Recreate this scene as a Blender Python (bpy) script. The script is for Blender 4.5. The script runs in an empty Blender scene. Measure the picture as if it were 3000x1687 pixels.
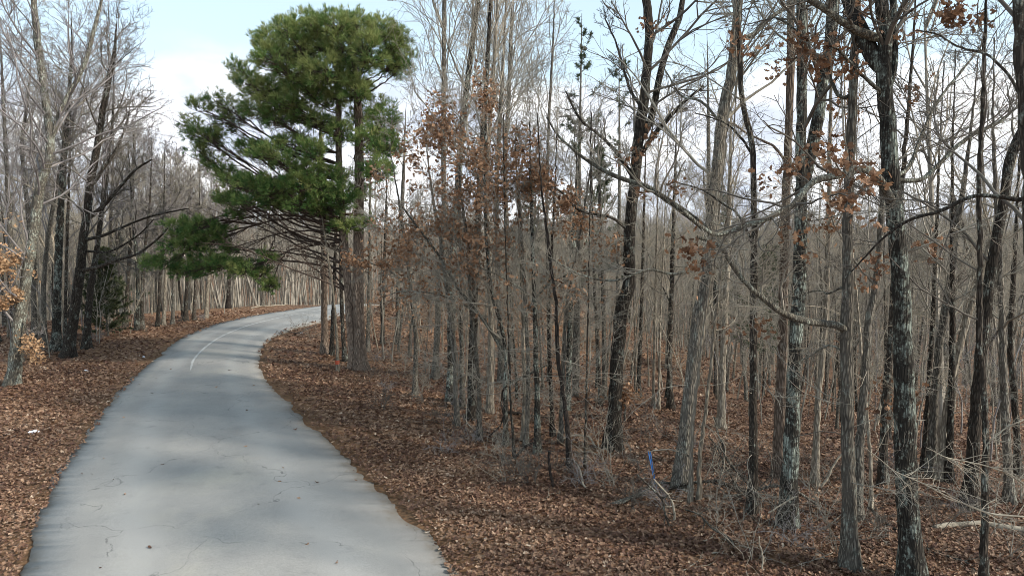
import bpy, math
import numpy as np
from mathutils import Vector

C = bpy.context.scene
rng = np.random.default_rng(7)
R = math.radians
CAM_H = 5.0
PITCH = math.atan(185.5 / 2000)

# ------------------------------------------------------------------ camera
cam = bpy.data.cameras.new('camera'); camo = bpy.data.objects.new('camera', cam)
C.collection.objects.link(camo); C.camera = camo
cam.lens = 24; cam.sensor_width = 36; cam.clip_end = 3000; cam.clip_start = 0.05
camo.location = (0, 0, CAM_H); camo.rotation_euler = (math.pi / 2 - PITCH, 0, 0)

# ------------------------------------------------------------------ sky and sun
SUN_AZ, SUN_EL = 110.0, 32.0          # degrees clockwise from the view direction, above the horizon
w = bpy.data.worlds.new('World'); C.world = w; w.use_nodes = True
nt = w.node_tree; N = nt.nodes; Lk = nt.links
for n in list(N): N.remove(n)
out = N.new('ShaderNodeOutputWorld'); bg = N.new('ShaderNodeBackground'); bg.inputs[1].default_value = 0.15
sky = N.new('ShaderNodeTexSky'); sky.sky_type = 'NISHITA'; sky.sun_disc = False
sky.sun_elevation = R(SUN_EL); sky.sun_rotation = R(SUN_AZ); sky.air_density = 1.0; sky.dust_density = 0.6; sky.ozone_density = 1.2
tc = N.new('ShaderNodeTexCoord'); sep = N.new('ShaderNodeSeparateXYZ'); Lk.new(tc.outputs['Generated'], sep.inputs[0])
mp = N.new('ShaderNodeMapping'); mp.inputs['Scale'].default_value = (1, 1, 2.2); Lk.new(tc.outputs['Generated'], mp.inputs[0])
nz = N.new('ShaderNodeTexNoise'); nz.inputs['Scale'].default_value = 3.4; nz.inputs['Detail'].default_value = 7; nz.inputs['Roughness'].default_value = 0.52
mp.inputs['Location'].default_value = (0.35, 0.1, 0.0)
Lk.new(mp.outputs[0], nz.inputs['Vector'])
def mnode(op, a, b=None, c=None, clamp=False, tree=None):
    t = tree or nt
    m = t.nodes.new('ShaderNodeMath'); m.operation = op; m.use_clamp = clamp
    for i, v in enumerate((a, b, c)):
        if v is None: continue
        if isinstance(v, (int, float)): m.inputs[i].default_value = v
        else: t.links.new(v, m.inputs[i])
    return m.outputs[0]
# clouds fill the sky up to about 12 degrees, ragged above
low = mnode('SUBTRACT', 0.225, sep.outputs['Z'])
fld = mnode('MULTIPLY_ADD', low, 4.2, nz.outputs['Fac'])
mask = N.new('ShaderNodeMapRange'); mask.interpolation_type = 'SMOOTHSTEP'
mask.inputs['From Min'].default_value = 0.50; mask.inputs['From Max'].default_value = 0.78
Lk.new(fld, mask.inputs['Value'])
nz2 = N.new('ShaderNodeTexNoise'); nz2.inputs['Scale'].default_value = 5; nz2.inputs['Detail'].default_value = 5; Lk.new(mp.outputs[0], nz2.inputs['Vector'])
cr = N.new('ShaderNodeValToRGB'); cr.color_ramp.elements[0].position = 0.38; cr.color_ramp.elements[0].color = (2.9, 3.2, 3.75, 1)
cr.color_ramp.elements[1].position = 0.60; cr.color_ramp.elements[1].color = (5.2, 5.3, 5.4, 1); Lk.new(nz2.outputs['Fac'], cr.inputs[0])
veil = N.new('ShaderNodeMixRGB'); veil.inputs[0].default_value = 0.62; Lk.new(sky.outputs[0], veil.inputs[1]); veil.inputs[2].default_value = (3.1, 3.75, 3.95, 1)
mx = N.new('ShaderNodeMixRGB'); Lk.new(mask.outputs[0], mx.inputs[0]); Lk.new(veil.outputs[0], mx.inputs[1]); Lk.new(cr.outputs[0], mx.inputs[2])
Lk.new(mx.outputs[0], bg.inputs[0]); Lk.new(bg.outputs[0], out.inputs[0])

sl = bpy.data.lights.new('sun', 'SUN'); sl.energy = 2.7; sl.angle = R(4.0); sl.color = (1.0, 0.93, 0.82)
so = bpy.data.objects.new('sun', sl); C.collection.objects.link(so)
sd = Vector((math.sin(R(SUN_AZ)) * math.cos(R(SUN_EL)), math.cos(R(SUN_AZ)) * math.cos(R(SUN_EL)), math.sin(R(SUN_EL))))
so.rotation_euler = sd.to_track_quat('Z', 'Y').to_euler()
C.view_settings.view_transform = 'Standard'; C.view_settings.look = 'None'
C.view_settings.exposure = 0.93; C.view_settings.gamma = 1
C.cycles.filter_width = 0.9; C.cycles.max_bounces = 4; C.cycles.diffuse_bounces = 2; C.cycles.transparent_max_bounces = 4

# ------------------------------------------------------------------ photograph measurements -> metres
cp, sp = math.cos(PITCH), math.sin(PITCH)
def ray(x, y):
    dx = (x - 1500) / 2000; dy = -(y - 843.5) / 2000
    return np.array([dx, cp + dy * sp, -sp + dy * cp])
def at(x, y, Y):
    v = ray(x, y); return np.array([0, 0, CAM_H]) + v * (Y / v[1])
def proj(P):
    P = np.atleast_2d(P); q = P - np.array([0, 0, CAM_H])
    f = q[:, 1] * cp - q[:, 2] * sp; u = q[:, 1] * sp + q[:, 2] * cp
    f = np.maximum(f, 0.01)
    return 1500 + 2000 * q[:, 0] / f, 843.5 - 2000 * u / f

# ------------------------------------------------------------------ road plan and terrain height
ROAD_L = np.array([(-4.5, -12), (-5.6, 0), (-6.1, 6), (-7.05, 9.33), (-8.35, 11.8), (-9.55, 14.3), (-10.6, 17.0), (-11.7, 19.7), (-13.4, 25.2), (-14.5, 29.0), (-14.95, 32.3), (-14.7, 36.0), (-13.42, 39.2), (-12.1, 42.0), (-11.7, 45), (-11.8, 50), (-12.2, 58), (-13, 80)], float)
ROAD_R = np.array([(2.6, -12), (1.4, 0), (0.2, 6), (-0.7, 9.33), (-1.99, 11.5), (-3.83, 14.6), (-5.3, 17.05), (-6.75, 19.6), (-8.5, 22.9), (-9.8, 26.2), (-10.5, 29.8), (-10.6, 32.2), (-10.2, 33.9), (-9.8, 35.6), (-9.45, 38.5), (-9.35, 42.0), (-8.9, 46), (-8.5, 50), (-8, 58), (-8.6, 80)], float)
def cat(P, n):
    """smooth resampling of a polyline (Catmull-Rom) to n points"""
    P = np.asarray(P, float)
    if len(P) == 2:
        t = np.linspace(0, 1, n)[:, None]; return P[0] * (1 - t) + P[1] * t
    Q = np.vstack([2 * P[0] - P[1], P, 2 * P[-1] - P[-2]])
    seg = np.linalg.norm(np.diff(P, axis=0), axis=1); cum = np.r_[0, np.cumsum(seg)]
    s = np.linspace(0, cum[-1], n); i = np.clip(np.searchsorted(cum, s, 'right') - 1, 0, len(P) - 2)
    t = ((s - cum[i]) / np.maximum(seg[i], 1e-9))[:, None]
    a, b, c, d = Q[i], Q[i + 1], Q[i + 2], Q[i + 3]
    return 0.5 * ((2 * b) + (c - a) * t + (2 * a - 5 * b + 4 * c - d) * t ** 2 + (3 * b - a - 3 * c + d) * t ** 3)
RL, RR = cat(ROAD_L, 420), cat(ROAD_R, 420)
RC = (RL + RR) / 2; HW = np.linalg.norm(RL - RR, axis=1) / 2
RCs, HWs = RC[::4], HW[::4]
TN = np.gradient(RCs, axis=0); TN /= np.linalg.norm(TN, axis=1)[:, None]
def road_d(x, y):
    """distance outside the road edge (negative on the road) and side (+1 right)"""
    x = np.atleast_1d(x).astype(float).ravel(); y = np.atleast_1d(y).astype(float).ravel()
    D = np.empty(len(x)); S = np.empty(len(x))
    for a in range(0, len(x), 20000):
        px, py = x[a:a + 20000], y[a:a + 20000]
        dx = px[:, None] - RCs[None, :, 0]; dy = py[:, None] - RCs[None, :, 1]
        q = dx * dx + dy * dy; j = np.argmin(q, 1); k = np.arange(len(px))
        t = TN[j]; ex, ey = dx[k, j], dy[k, j]
        cr_ = t[:, 0] * ey - t[:, 1] * ex
        along = t[:, 0] * ex + t[:, 1] * ey
        D[a:a + 20000] = np.sqrt(cr_ ** 2 + np.where(np.abs(along) > 0.6, along ** 2, 0)) - HWs[j]
        S[a:a + 20000] = np.where(cr_ < 0, 1, -1)
    return D, S
def sp_(v, k=1.5): return np.log1p(np.exp(np.clip(v / k, -30, 30))) * k
def bumps(x, y):
    return 0.5 * np.sin(x * 0.31 + 1.3) * np.sin(y * 0.27 + 0.4) + 0.3 * np.sin(x * 0.83 + y * 0.5) * np.sin(y * 0.71 - x * 0.2) + 0.2 * np.sin(x * 1.9 + 2.1) * np.cos(y * 1.7)
def base_drop(x, y):
    return -0.16 * sp_(y - 43.5, 1.2) + 0 * x
def terrain(x, y):
    x = np.atleast_1d(np.asarray(x, float)); y = np.atleast_1d(np.asarray(y, float)); sh = x.shape
    d, s = road_d(x, y); X, Y = x.ravel(), y.ravel()
    u = 0.8 * X + 0.6 * Y - 13.0
    um = np.minimum(u, 1.3 * (d - 2.5))
    zr = -0.17 * sp_(um)
    zl = -0.10 * sp_(d - 6.0)
    z = np.where(s > 0, zr, zl)
    z = z + base_drop(X, Y)
    z = -8.5 * np.tanh(-z / 8.5)
    dist = np.hypot(X, Y)
    t = np.clip((dist - 80) / 150, 0, 1); t = t * t * (3 - 2 * t)
    hill = -3.0 + 1.8 * np.sin(X * 0.018 + 1.0) + 1.2 * np.sin(X * 0.041 + Y * 0.01)
    z = z * (1 - t) + hill * t
    z = z + 3.2 * np.exp(-((X - 1.0) / 7.5) ** 2 - ((Y - 36.5) / 3.8) ** 2) * np.clip((d - 0.8) / 2.2, 0, 1)
    z = z + bumps(X, Y) * 0.16 * np.clip((d - 1.2) / 3, 0, 1)
    z = z - 0.02
    return z.reshape(sh)
def gz(x, y): return float(terrain([x], [y])[0])
def hit(x, y):
    """where the line of sight through a measured point meets the ground"""
    v = ray(x, y); ts = np.linspace(4, 90, 700); P = np.array([0, 0, CAM_H]) + v[None] * (ts / v[1])[:, None]
    g = P[:, 2] - terrain(P[:, 0], P[:, 1]); k = np.argmax(g < 0)
    if not (g < 0).any(): k = len(ts) - 1
    p = P[max(k, 0)].copy(); p[2] = gz(p[0], p[1]); return p

# ------------------------------------------------------------------ materials
def mat(name):
    m = bpy.data.materials.new(name); m.use_nodes = True; t = m.node_tree
    b = t.nodes['Principled BSDF']; b.inputs['Roughness'].default_value = 0.9
    b.inputs['Specular IOR Level'].default_value = 0.15
    return m, t, b
def nd(t, k, **kw):
    n = t.nodes.new(k)
    for a, v in kw.items():
        if a in n.inputs: n.inputs[a].default_value = v
        else: setattr(n, a, v)
    return n
def ramp(t, src, stops):
    r = t.nodes.new('ShaderNodeValToRGB'); e = r.color_ramp.elements
    while len(e) < len(stops): e.new(0.5)
    for el, (p, c) in zip(e, stops): el.position = p; el.color = (*c, 1)
    t.links.new(src, r.inputs[0]); return r.outputs[0]
def mixc(t, f, a, b, mode='MIX'):
    m = t.nodes.new('ShaderNodeMixRGB'); m.blend_type = mode
    for i, v in enumerate((f, a, b)):
        if isinstance(v, (int, float)): m.inputs[i].default_value = v
        elif isinstance(v, tuple): m.inputs[i].default_value = (*v, 1)
        else: t.links.new(v, m.inputs[i])
    return m.outputs[0]
def coords(t, scale, obj=True):
    tc = t.nodes.new('ShaderNodeTexCoord'); m = t.nodes.new('ShaderNodeMapping'); m.inputs['Scale'].default_value = scale
    t.links.new(tc.outputs['Object'], m.inputs[0])
    if obj:
        oi = t.nodes.new('ShaderNodeObjectInfo'); a = nd(t, 'ShaderNodeMath', operation='MULTIPLY'); a.inputs[1].default_value = 37
        t.links.new(oi.outputs['Random'], a.inputs[0]); t.links.new(a.outputs[0], m.inputs['Location'])
    return m.outputs[0]
def noise(t, vec, s, d=4, r=0.55):
    n = nd(t, 'ShaderNodeTexNoise'); n.inputs['Scale'].default_value = s; n.inputs['Detail'].default_value = d; n.inputs['Roughness'].default_value = r
    t.links.new(vec, n.inputs['Vector']); return n.outputs['Fac']
def rng_(t, v, a, b, c=0, d=1):
    m = t.nodes.new('ShaderNodeMapRange'); m.interpolation_type = 'SMOOTHSTEP'
    for k, x in zip(('From Min', 'From Max', 'To Min', 'To Max'), (a, b, c, d)): m.inputs[k].default_value = x
    t.links.new(v, m.inputs['Value']); return m.outputs[0]
def bump(t, b, h, s, dist=0.03):
    n = t.nodes.new('ShaderNodeBump'); n.inputs['Strength'].default_value = s; n.inputs['Distance'].default_value = dist
    t.links.new(h, n.inputs['Height']); t.links.new(n.outputs[0], b.inputs['Normal'])

def bark(name, dark, light, lichen, amount, fine=1.0):
    m, t, b = mat(name)
    v = coords(t, (9 * fine, 9 * fine, 1.6 * fine)); v2 = coords(t, (1.3, 1.3, 0.9))
    vo = nd(t, 'ShaderNodeTexVoronoi', feature='DISTANCE_TO_EDGE'); vo.inputs['Scale'].default_value = 3.2
    wv = mixc(t, 0.12, v, nd(t, 'ShaderNodeTexNoise').outputs['Color']); 
    t.links.new(v, vo.inputs['Vector'])
    ridge = rng_(t, vo.outputs['Distance'], 0.02, 0.30)
    n1 = noise(t, v, 1.6, 6, 0.65); n2 = noise(t, v2, 2.2, 3)
    mix1 = mnode('MULTIPLY_ADD', ridge, 0.5, mnode('MULTIPLY', n1, 0.55, tree=t), tree=t)
    col = ramp(t, mix1, [(0.18, dark), (0.85, light)])
    col = mixc(t, mnode('MULTIPLY', rng_(t, n2, 0.4, 0.7), 0.45, tree=t), col, tuple(0.5 * (a + b_) for a, b_ in zip(dark, light)))
    n3 = noise(t, v2, 3.4, 5, 0.7); n4 = noise(t, coords(t, (1, 1, 0.8)), 22, 3, 0.6)
    n5 = noise(t, coords(t, (1, 1, 1)), 45, 2, 0.6)
    patch = mnode('MULTIPLY', rng_(t, mnode('MULTIPLY_ADD', n4, 0.42, mnode('MULTIPLY_ADD', n5, 0.22, mnode('SUBTRACT', n3, 0.11, tree=t), tree=t), tree=t), 0.82 - amount, 0.96 - amount), mnode('MULTIPLY_ADD', rng_(t, mix1, 0.22, 0.6), 0.75, 0.2, tree=t), tree=t)
    col = mixc(t, patch, col, lichen)
    oi = t.nodes.new('ShaderNodeObjectInfo')
    hv = t.nodes.new('ShaderNodeHueSaturation'); t.links.new(col, hv.inputs['Color'])
    t.links.new(rng_(t, oi.outputs['Random'], 0, 1, 0.75, 1.3), hv.inputs['Value']); t.links.new(hv.outputs[0], b.inputs['Base Color'])
    bump(t, b, mix1, 0.9, 0.03)
    return m
M = {}
M['dark_bark'] = bark('dark_oak_bark', (0.014, 0.012, 0.010), (0.105, 0.086, 0.068), (0.27, 0.29, 0.25), 0.08)
M['lichen_bark'] = bark('lichen_bark', (0.012, 0.011, 0.010), (0.085, 0.075, 0.060), (0.31, 0.35, 0.30), 0.13)
M['lichen_limb'] = bark('lichen_limb', (0.05, 0.045, 0.038), (0.20, 0.18, 0.14), (0.30, 0.32, 0.27), 0.14)
M['grey_bark'] = bark('grey_bark', (0.045, 0.040, 0.034), (0.235, 0.21, 0.17), (0.30, 0.32, 0.27), 0.06)
M['tan_bark'] = bark('tan_bark', (0.12, 0.10, 0.077), (0.41, 0.36, 0.28), (0.45, 0.45, 0.38), 0.02, 0.8)
M['black_bark'] = bark('black_bark', (0.012, 0.010, 0.009), (0.06, 0.048, 0.04), (0.2, 0.2, 0.18), 0.0)
M['pine_bark'] = bark('pine_bark', (0.07, 0.05, 0.038), (0.36, 0.275, 0.21), (0.33, 0.30, 0.25), 0.05, 0.8)
def flat(name, c, var=0.35, sc=3.0, rough=0.9, objrand=True):
    m, t, b = mat(name); b.inputs['Roughness'].default_value = rough
    n = noise(t, coords(t, (1, 1, 1), objrand), sc, 4)
    col = ramp(t, n, [(0.3, tuple(x * (1 - var) for x in c)), (0.7, tuple(x * (1 + var) for x in c))])
    t.links.new(col, b.inputs['Base Color']); return m
M['twig_grey'] = flat('twig_grey', (0.27, 0.245, 0.20))
M['twig_tan'] = flat('twig_tan', (0.35, 0.305, 0.235))
M['twig_dark'] = flat('twig_dark', (0.13, 0.115, 0.097))
M['twig_violet'] = flat('twig_violet', (0.235, 0.215, 0.205))
M['pale_wood'] = flat('pale_dead_wood', (0.31, 0.27, 0.21), 0.4, 12)
M['far_twig'] = flat('far_twig', (0.27, 0.245, 0.205), 0.65, 1.3)
def leafmat(name, stops, trans=0.25):
    m, t, b = mat(name)
    a = t.nodes.new('ShaderNodeAttribute'); a.attribute_name = 'tone'
    col = ramp(t, a.outputs['Fac'], stops)
    t.links.new(col, b.inputs['Base Color']); b.inputs['Roughness'].default_value = 0.6; b.inputs['Specular IOR Level'].default_value = 0.25
    if trans:
        tr = t.nodes.new('ShaderNodeBsdfTranslucent'); t.links.new(col, tr.inputs[0])
        ms = t.nodes.new('ShaderNodeMixShader'); ms.inputs[0].default_value = trans
        t.links.new(b.outputs[0], ms.inputs[1]); t.links.new(tr.outputs[0], ms.inputs[2]); t.links.new(ms.outputs[0], t.nodes['Material Output'].inputs[0])
    return m
M['litter'] = leafmat('leaf_litter', [(0, (0.050, 0.024, 0.016)), (0.3, (0.125, 0.064, 0.042)), (0.6, (0.25, 0.150, 0.094)), (0.85, (0.38, 0.25, 0.165)), (1, (0.54, 0.42, 0.31))], 0)
M['oak_leaf'] = leafmat('dry_oak_leaf', [(0, (0.09, 0.045, 0.025)), (0.5, (0.25, 0.135, 0.075)), (1, (0.52, 0.32, 0.19))])
M['orange_leaf'] = leafmat('orange_dry_leaf', [(0, (0.24, 0.13, 0.065)), (1, (0.58, 0.38, 0.22))])
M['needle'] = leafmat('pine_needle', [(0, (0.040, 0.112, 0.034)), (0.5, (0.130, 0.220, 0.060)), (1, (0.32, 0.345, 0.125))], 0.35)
M['cedar'] = leafmat('cedar_foliage', [(0, (0.020, 0.034, 0.014)), (1, (0.085, 0.098, 0.040))], 0.1)
M['dull_needle'] = leafmat('dull_evergreen', [(0, (0.035, 0.060, 0.030)), (1, (0.10, 0.125, 0.06))], 0.2)

# ------------------------------------------------------------------ mesh helpers
def mesh(name, V, F, m, smooth=True, tone=None):
    """V (n,3); F list of integer arrays, each (k, corners)"""
    me = bpy.data.meshes.new(name); V = np.asarray(V, np.float32)
    F = [f for f in F if len(f)]
    me.vertices.add(len(V)); me.vertices.foreach_set('co', V.ravel())
    loops = np.concatenate([f.ravel() for f in F]).astype(np.int32)
    tot = np.concatenate([np.full(len(f), f.shape[1]) for f in F]).astype(np.int32)
    start = np.r_[0, np.cumsum(tot)[:-1]].astype(np.int32)
    me.loops.add(len(loops)); me.loops.foreach_set('vertex_index', loops)
    me.polygons.add(len(tot)); me.polygons.foreach_set('loop_start', start)
    me.polygons.foreach_set('use_smooth', np.full(len(tot), smooth))
    me.update(calc_edges=True)
    if tone is not None:
        a = me.attributes.new('tone', 'FLOAT', 'POINT'); a.data.foreach_set('value', np.asarray(tone, np.float32))
    me.materials.append(m); return me
def link(name, me, parent=None, loc=None):
    o = bpy.data.objects.new(name, me); C.collection.objects.link(o)
    if parent is not None: o.parent = parent
    if loc is not None: o.location = loc
    return o
def tag(o, label=None, category=None, group=None, kind=None):
    for k, v in (('label', label), ('category', category), ('group', group), ('kind', kind)):
        if v: o[k] = v
    return o
class Geo:
    def __init__(s): s.V = []; s.F = []; s.T = []; s.n = 0
    def add(s, V, F, tone=None):
        V = V.reshape(-1, 3); s.V.append(V); s.F.append(F + s.n); s.n += len(V)
        s.T.append(np.zeros(len(V)) if tone is None else tone)
    def arrays(s): return np.vstack(s.V), s.F, np.concatenate(s.T)
    def build(s, name, m, smooth=True, origin=(0, 0, 0), tone=False):
        V, F, T = s.arrays(); return mesh(name, V - np.asarray(origin)[None], F, m, smooth, T if tone else None)
def tubes(g, P, Rr, k, rough=0.0, r=None):
    """add m tubes along polylines P (m,n,3) with radii Rr (m,n), k sides"""
    if len(P) == 0: return
    m, n, _ = P.shape
    T = np.gradient(P, axis=1); T /= np.linalg.norm(T, axis=2, keepdims=True) + 1e-9
    mean = P[:, -1] - P[:, 0]
    ref = np.where((np.abs(mean[:, 2:3]) > 0.75 * np.linalg.norm(mean, axis=1, keepdims=True)), np.array([[1.0, 0, 0]]), np.array([[0, 0, 1.0]]))
    U = np.cross(T, ref[:, None, :]); U /= np.linalg.norm(U, axis=2, keepdims=True) + 1e-9
    W = np.cross(T, U)
    a = np.arange(k) * 2 * math.pi / k
    rad = Rr[:, :, None] * np.ones(k)
    if rough:
        ph = (r or rng).uniform(0, 6.28, (m, 1, 4)); z = np.arange(n)[None, :, None]
        rad = rad * (1 + rough * (np.sin(2 * a + ph[..., 0:1] + z * 0.31) + 0.7 * np.sin(3 * a + ph[..., 1:2] - z * 0.53) + 0.5 * np.sin(5 * a + ph[..., 2:3] + z * 1.1)))
        rad = rad * (1 + (r or rng).normal(0, rough * 0.5, rad.shape))
    V = P[:, :, None, :] + rad[..., None] * (np.cos(a)[:, None] * U[:, :, None, :] + np.sin(a)[:, None] * W[:, :, None, :])
    i = np.arange(m)[:, None, None] * n * k + np.arange(n - 1)[None, :, None] * k; j = np.arange(k)[None, None, :]; j2 = (j + 1) % k
    F = np.stack([i + j, i + j2, i + k + j2, i + k + j], -1).reshape(-1, 4)
    g.add(V, F)
def grow(r, S, D, L, n, wob, up, kink=0.0):
    """m wandering lines from S along D, length L; up = pull towards the sky"""
    m = len(S); P = np.empty((m, n, 3)); P[:, 0] = S; d = D / (np.linalg.norm(D, axis=1, keepdims=True) + 1e-9)
    bend = r.normal(0, kink, (m, 3))
    st = (L / (n - 1))[:, None]
    for i in range(1, n):
        d = d + r.normal(0, wob, (m, 3)) + bend / n; d[:, 2] += up / n
        d /= np.linalg.norm(d, axis=1, keepdims=True) + 1e-9
        P[:, i] = P[:, i - 1] + d * st
    return P
def taper(r0, n, end=0.25): return np.asarray(r0)[:, None] * np.linspace(1, end, n)[None]
def kids(r, P, L, per, t0, t1, ratio, ang, upb=0.0, flat_=1.0):
    """starts, directions, lengths for children spread along parents"""
    m, n, _ = P.shape; idx = np.repeat(np.arange(m), per); t = r.uniform(t0, t1, len(idx))
    f = t * (n - 1); i = np.minimum(f.astype(int), n - 2); fr = (f - i)[:, None]
    S = P[idx, i] * (1 - fr) + P[idx, i + 1] * fr
    T = P[idx, i + 1] - P[idx, i]; T /= np.linalg.norm(T, axis=1, keepdims=True) + 1e-9
    q = r.normal(size=(len(idx), 3)); q[:, 2] *= flat_; q -= T * (q * T).sum(1, keepdims=True); q /= np.linalg.norm(q, axis=1, keepdims=True) + 1e-9
    a = r.uniform(ang[0], ang[1], len(idx))[:, None]
    D = T * np.cos(a) + q * np.sin(a); D[:, 2] += upb
    Ln = L[idx] * ratio * r.uniform(0.55, 1.25, len(idx)) * (1.15 - 0.6 * t)
    return S, D, Ln, idx, t

def oak_leaf(n, r, size):
    """unit lobed leaves as (n, 11, 3): a wavy outline about a raised midrib, curled"""
    ou = np.array([(0, 0), (0.16, 0.16), (0.10, 0.30), (0.30, 0.48), (0.14, 0.60), (0.22, 0.80), (0, 1.0), (-0.22, 0.78), (-0.12, 0.60), (-0.32, 0.46), (-0.10, 0.28), (-0.17, 0.14)])
    V = np.zeros((n, 13, 3)); V[:, 0, 1] = 0.5
    V[:, 1:, 0] = ou[:, 0] * r.uniform(0.8, 1.5, (n, 1)); V[:, 1:, 1] = ou[:, 1]
    cu = r.uniform(-0.2, 1.3, (n, 1)); cx = r.uniform(0.2, 1.6, (n, 1))
    V[:, :, 2] = cu * (V[:, :, 1] - 0.5) ** 2 + cx * V[:, :, 0] ** 2 + r.normal(0, 0.03, (n, 13))
    V[:, :, 1] -= 0.5
    return V * np.asarray(size).reshape(-1, 1, 1)
LEAF_F = np.array([(0, i, i % 12 + 1) for i in range(1, 13)])
def put_leaves(g, Pos, r, size, tilt, tone, hang=0.0):
    n = len(Pos)
    if n == 0: return
    V = oak_leaf(n, r, size)
    yaw = r.uniform(0, 6.283, n); t1 = r.normal(0, tilt, n) + hang; t2 = r.normal(0, tilt, n)
    c, s = np.cos(t1)[:, None], np.sin(t1)[:, None]; y, z = V[..., 1] * c - V[..., 2] * s, V[..., 1] * s + V[..., 2] * c; V[..., 1], V[..., 2] = y, z
    c, s = np.cos(t2)[:, None], np.sin(t2)[:, None]; x, z = V[..., 0] * c - V[..., 2] * s, V[..., 0] * s + V[..., 2] * c; V[..., 0], V[..., 2] = x, z
    c, s = np.cos(yaw)[:, None], np.sin(yaw)[:, None]; x, y = V[..., 0] * c - V[..., 1] * s, V[..., 0] * s + V[..., 1] * c; V[..., 0], V[..., 1] = x, y
    V = V + np.asarray(Pos)[:, None, :]
    F = (LEAF_F[None] + (np.arange(n) * 13)[:, None, None]).reshape(-1, 3)
    g.add(V, F, np.repeat(tone, 13))

# ------------------------------------------------------------------ ground, road, centre line
def grid_axis(a, b, fine0, fine1, step, coarse):
    l = []; x = fine0
    st = step
    while x > a: st = min(st * 1.18, coarse); x -= st; l.append(x)
    mid = list(np.arange(fine0, fine1 + 1e-6, step)); x = mid[-1]; h = []; st = step
    while x < b: st = min(st * 1.18, coarse); x += st; h.append(x)
    return np.array(l[::-1] + mid + h)
gx = grid_axis(-700, 700, -26, 26, 0.45, 30); gy = grid_axis(-300, 900, -4, 60, 0.45, 30)
GX, GY = np.meshgrid(gx, gy); GZ = terrain(GX, GY)
DD, SS = road_d(GX, GY)
V = np.stack([GX.ravel(), GY.ravel(), GZ.ravel()], 1); nx, ny = len(gx), len(gy)
i = (np.arange(ny - 1)[:, None] * nx + np.arange(nx - 1)[None]).ravel()
m, t, b = mat('forest_floor')
v = coords(t, (1, 1, 1), False)
vo = nd(t, 'ShaderNodeTexVoronoi'); vo.inputs['Scale'].default_value = 11; t.links.new(v, vo.inputs['Vector'])
rr = nd(t, 'ShaderNodeSeparateColor'); t.links.new(vo.outputs['Color'], rr.inputs[0])
leafc = ramp(t, rr.outputs[0], [(0, (0.05, 0.024, 0.015)), (0.35, (0.13, 0.065, 0.038)), (0.7, (0.23, 0.13, 0.075)), (1, (0.35, 0.23, 0.15))])
big = noise(t, v, 0.35, 5); leafc = mixc(t, mnode('MULTIPLY', rng_(t, big, 0.4, 0.68), 0.4, tree=t), leafc, (0.20, 0.11, 0.055))
at_ = t.nodes.new('ShaderNodeAttribute'); at_.attribute_name = 'tone'
edge = rng_(t, mnode('MULTIPLY_ADD', noise(t, v, 1.8, 5, 0.65), 0.9, at_.outputs['Fac'], tree=t), 1.05, 1.45)
dirt = ramp(t, noise(t, v, 14, 5, 0.7), [(0.3, (0.10, 0.055, 0.030)), (0.7, (0.21, 0.125, 0.07))])
t.links.new(mixc(t, edge, leafc, dirt), b.inputs['Base Color'])
bump(t, b, vo.outputs['Distance'], 0.7, 0.05)
g_me = mesh('ground', V, [np.stack([i, i + 1, i + nx + 1, i + nx], 1)], m, True, np.exp(-np.maximum(DD, 0) / 0.55))
tag(link('ground', g_me), kind='structure')

# road surface: ragged edges, a thin real thickness
def rag(P, sgn, n=1500):
    Q = cat(P, n); T = np.gradient(Q, axis=0); T /= np.linalg.norm(T, axis=1)[:, None]; Nn = np.stack([-T[:, 1], T[:, 0]], 1) * sgn
    r = np.random.default_rng(3 + int(sgn)); e = np.zeros(n)
    for k, a in ((400, 0.035), (120, 0.04), (1200, 0.015), (25, 0.04)):
        e += np.interp(np.arange(n), np.linspace(0, n, k), r.normal(0, a, k))
    return Q + Nn * e[:, None]
A_, B_ = rag(ROAD_L, 1), rag(ROAD_R, -1)
cols = 9; ts = np.linspace(0, 1, cols)
P2 = A_[:, None] * (1 - ts)[None, :, None] + B_[:, None] * ts[None, :, None]
crown = 0.01 + 0.05 * (1 - (2 * ts - 1) ** 2)
def road_base(x, y): return -8.5 * np.tanh(-base_drop(x, y) / 8.5)
Zr = np.broadcast_to(crown[None, :], (1500, cols)) + road_base(P2[..., 0], P2[..., 1])
Vt = np.concatenate([P2, Zr[..., None]], 2)
sk = np.stack([Vt[:, 0], Vt[:, -1]], 1).copy(); sk[..., 2] -= 0.07
Vt = np.concatenate([sk[:, :1], Vt, sk[:, 1:]], 1); cc = cols + 2
i = (np.arange(1499)[:, None] * cc + np.arange(cc - 1)[None]).ravel()
m, t, b = mat('worn_asphalt')
v = coords(t, (1, 1, 1), False)
n1 = noise(t, v, 0.28, 6, 0.6); n2 = noise(t, v, 60, 3, 0.7); n3 = noise(t, v, 1.3, 5, 0.6)
col = ramp(t, n1, [(0.35, (0.262, 0.254, 0.240)), (0.55, (0.315, 0.304, 0.284)), (0.72, (0.39, 0.365, 0.315))])
col = mixc(t, mnode('MULTIPLY', rng_(t, n3, 0.5, 0.75), 0.25, tree=t), col, (0.195, 0.192, 0.186))
at0 = t.nodes.new('ShaderNodeAttribute'); at0.attribute_name = 'tone'
trk = mnode('ABSOLUTE', mnode('SUBTRACT', at0.outputs['Fac'], 0.48, tree=t), tree=t)
col = mixc(t, mnode('MULTIPLY', rng_(t, trk, 0.0, 0.22, 1, 0), 0.38, tree=t), col, (0.42, 0.41, 0.39))
st = noise(t, v, 3.2, 6, 0.72); col = mixc(t, mnode('MULTIPLY', rng_(t, st, 0.56, 0.70), 0.35, tree=t), col, (0.17, 0.17, 0.168))
sp1 = ramp(t, n2, [(0.3, (0.66, 0.66, 0.66)), (0.7, (1.3, 1.3, 1.3))]); col = mixc(t, 0.8, col, sp1, 'MULTIPLY')
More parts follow.
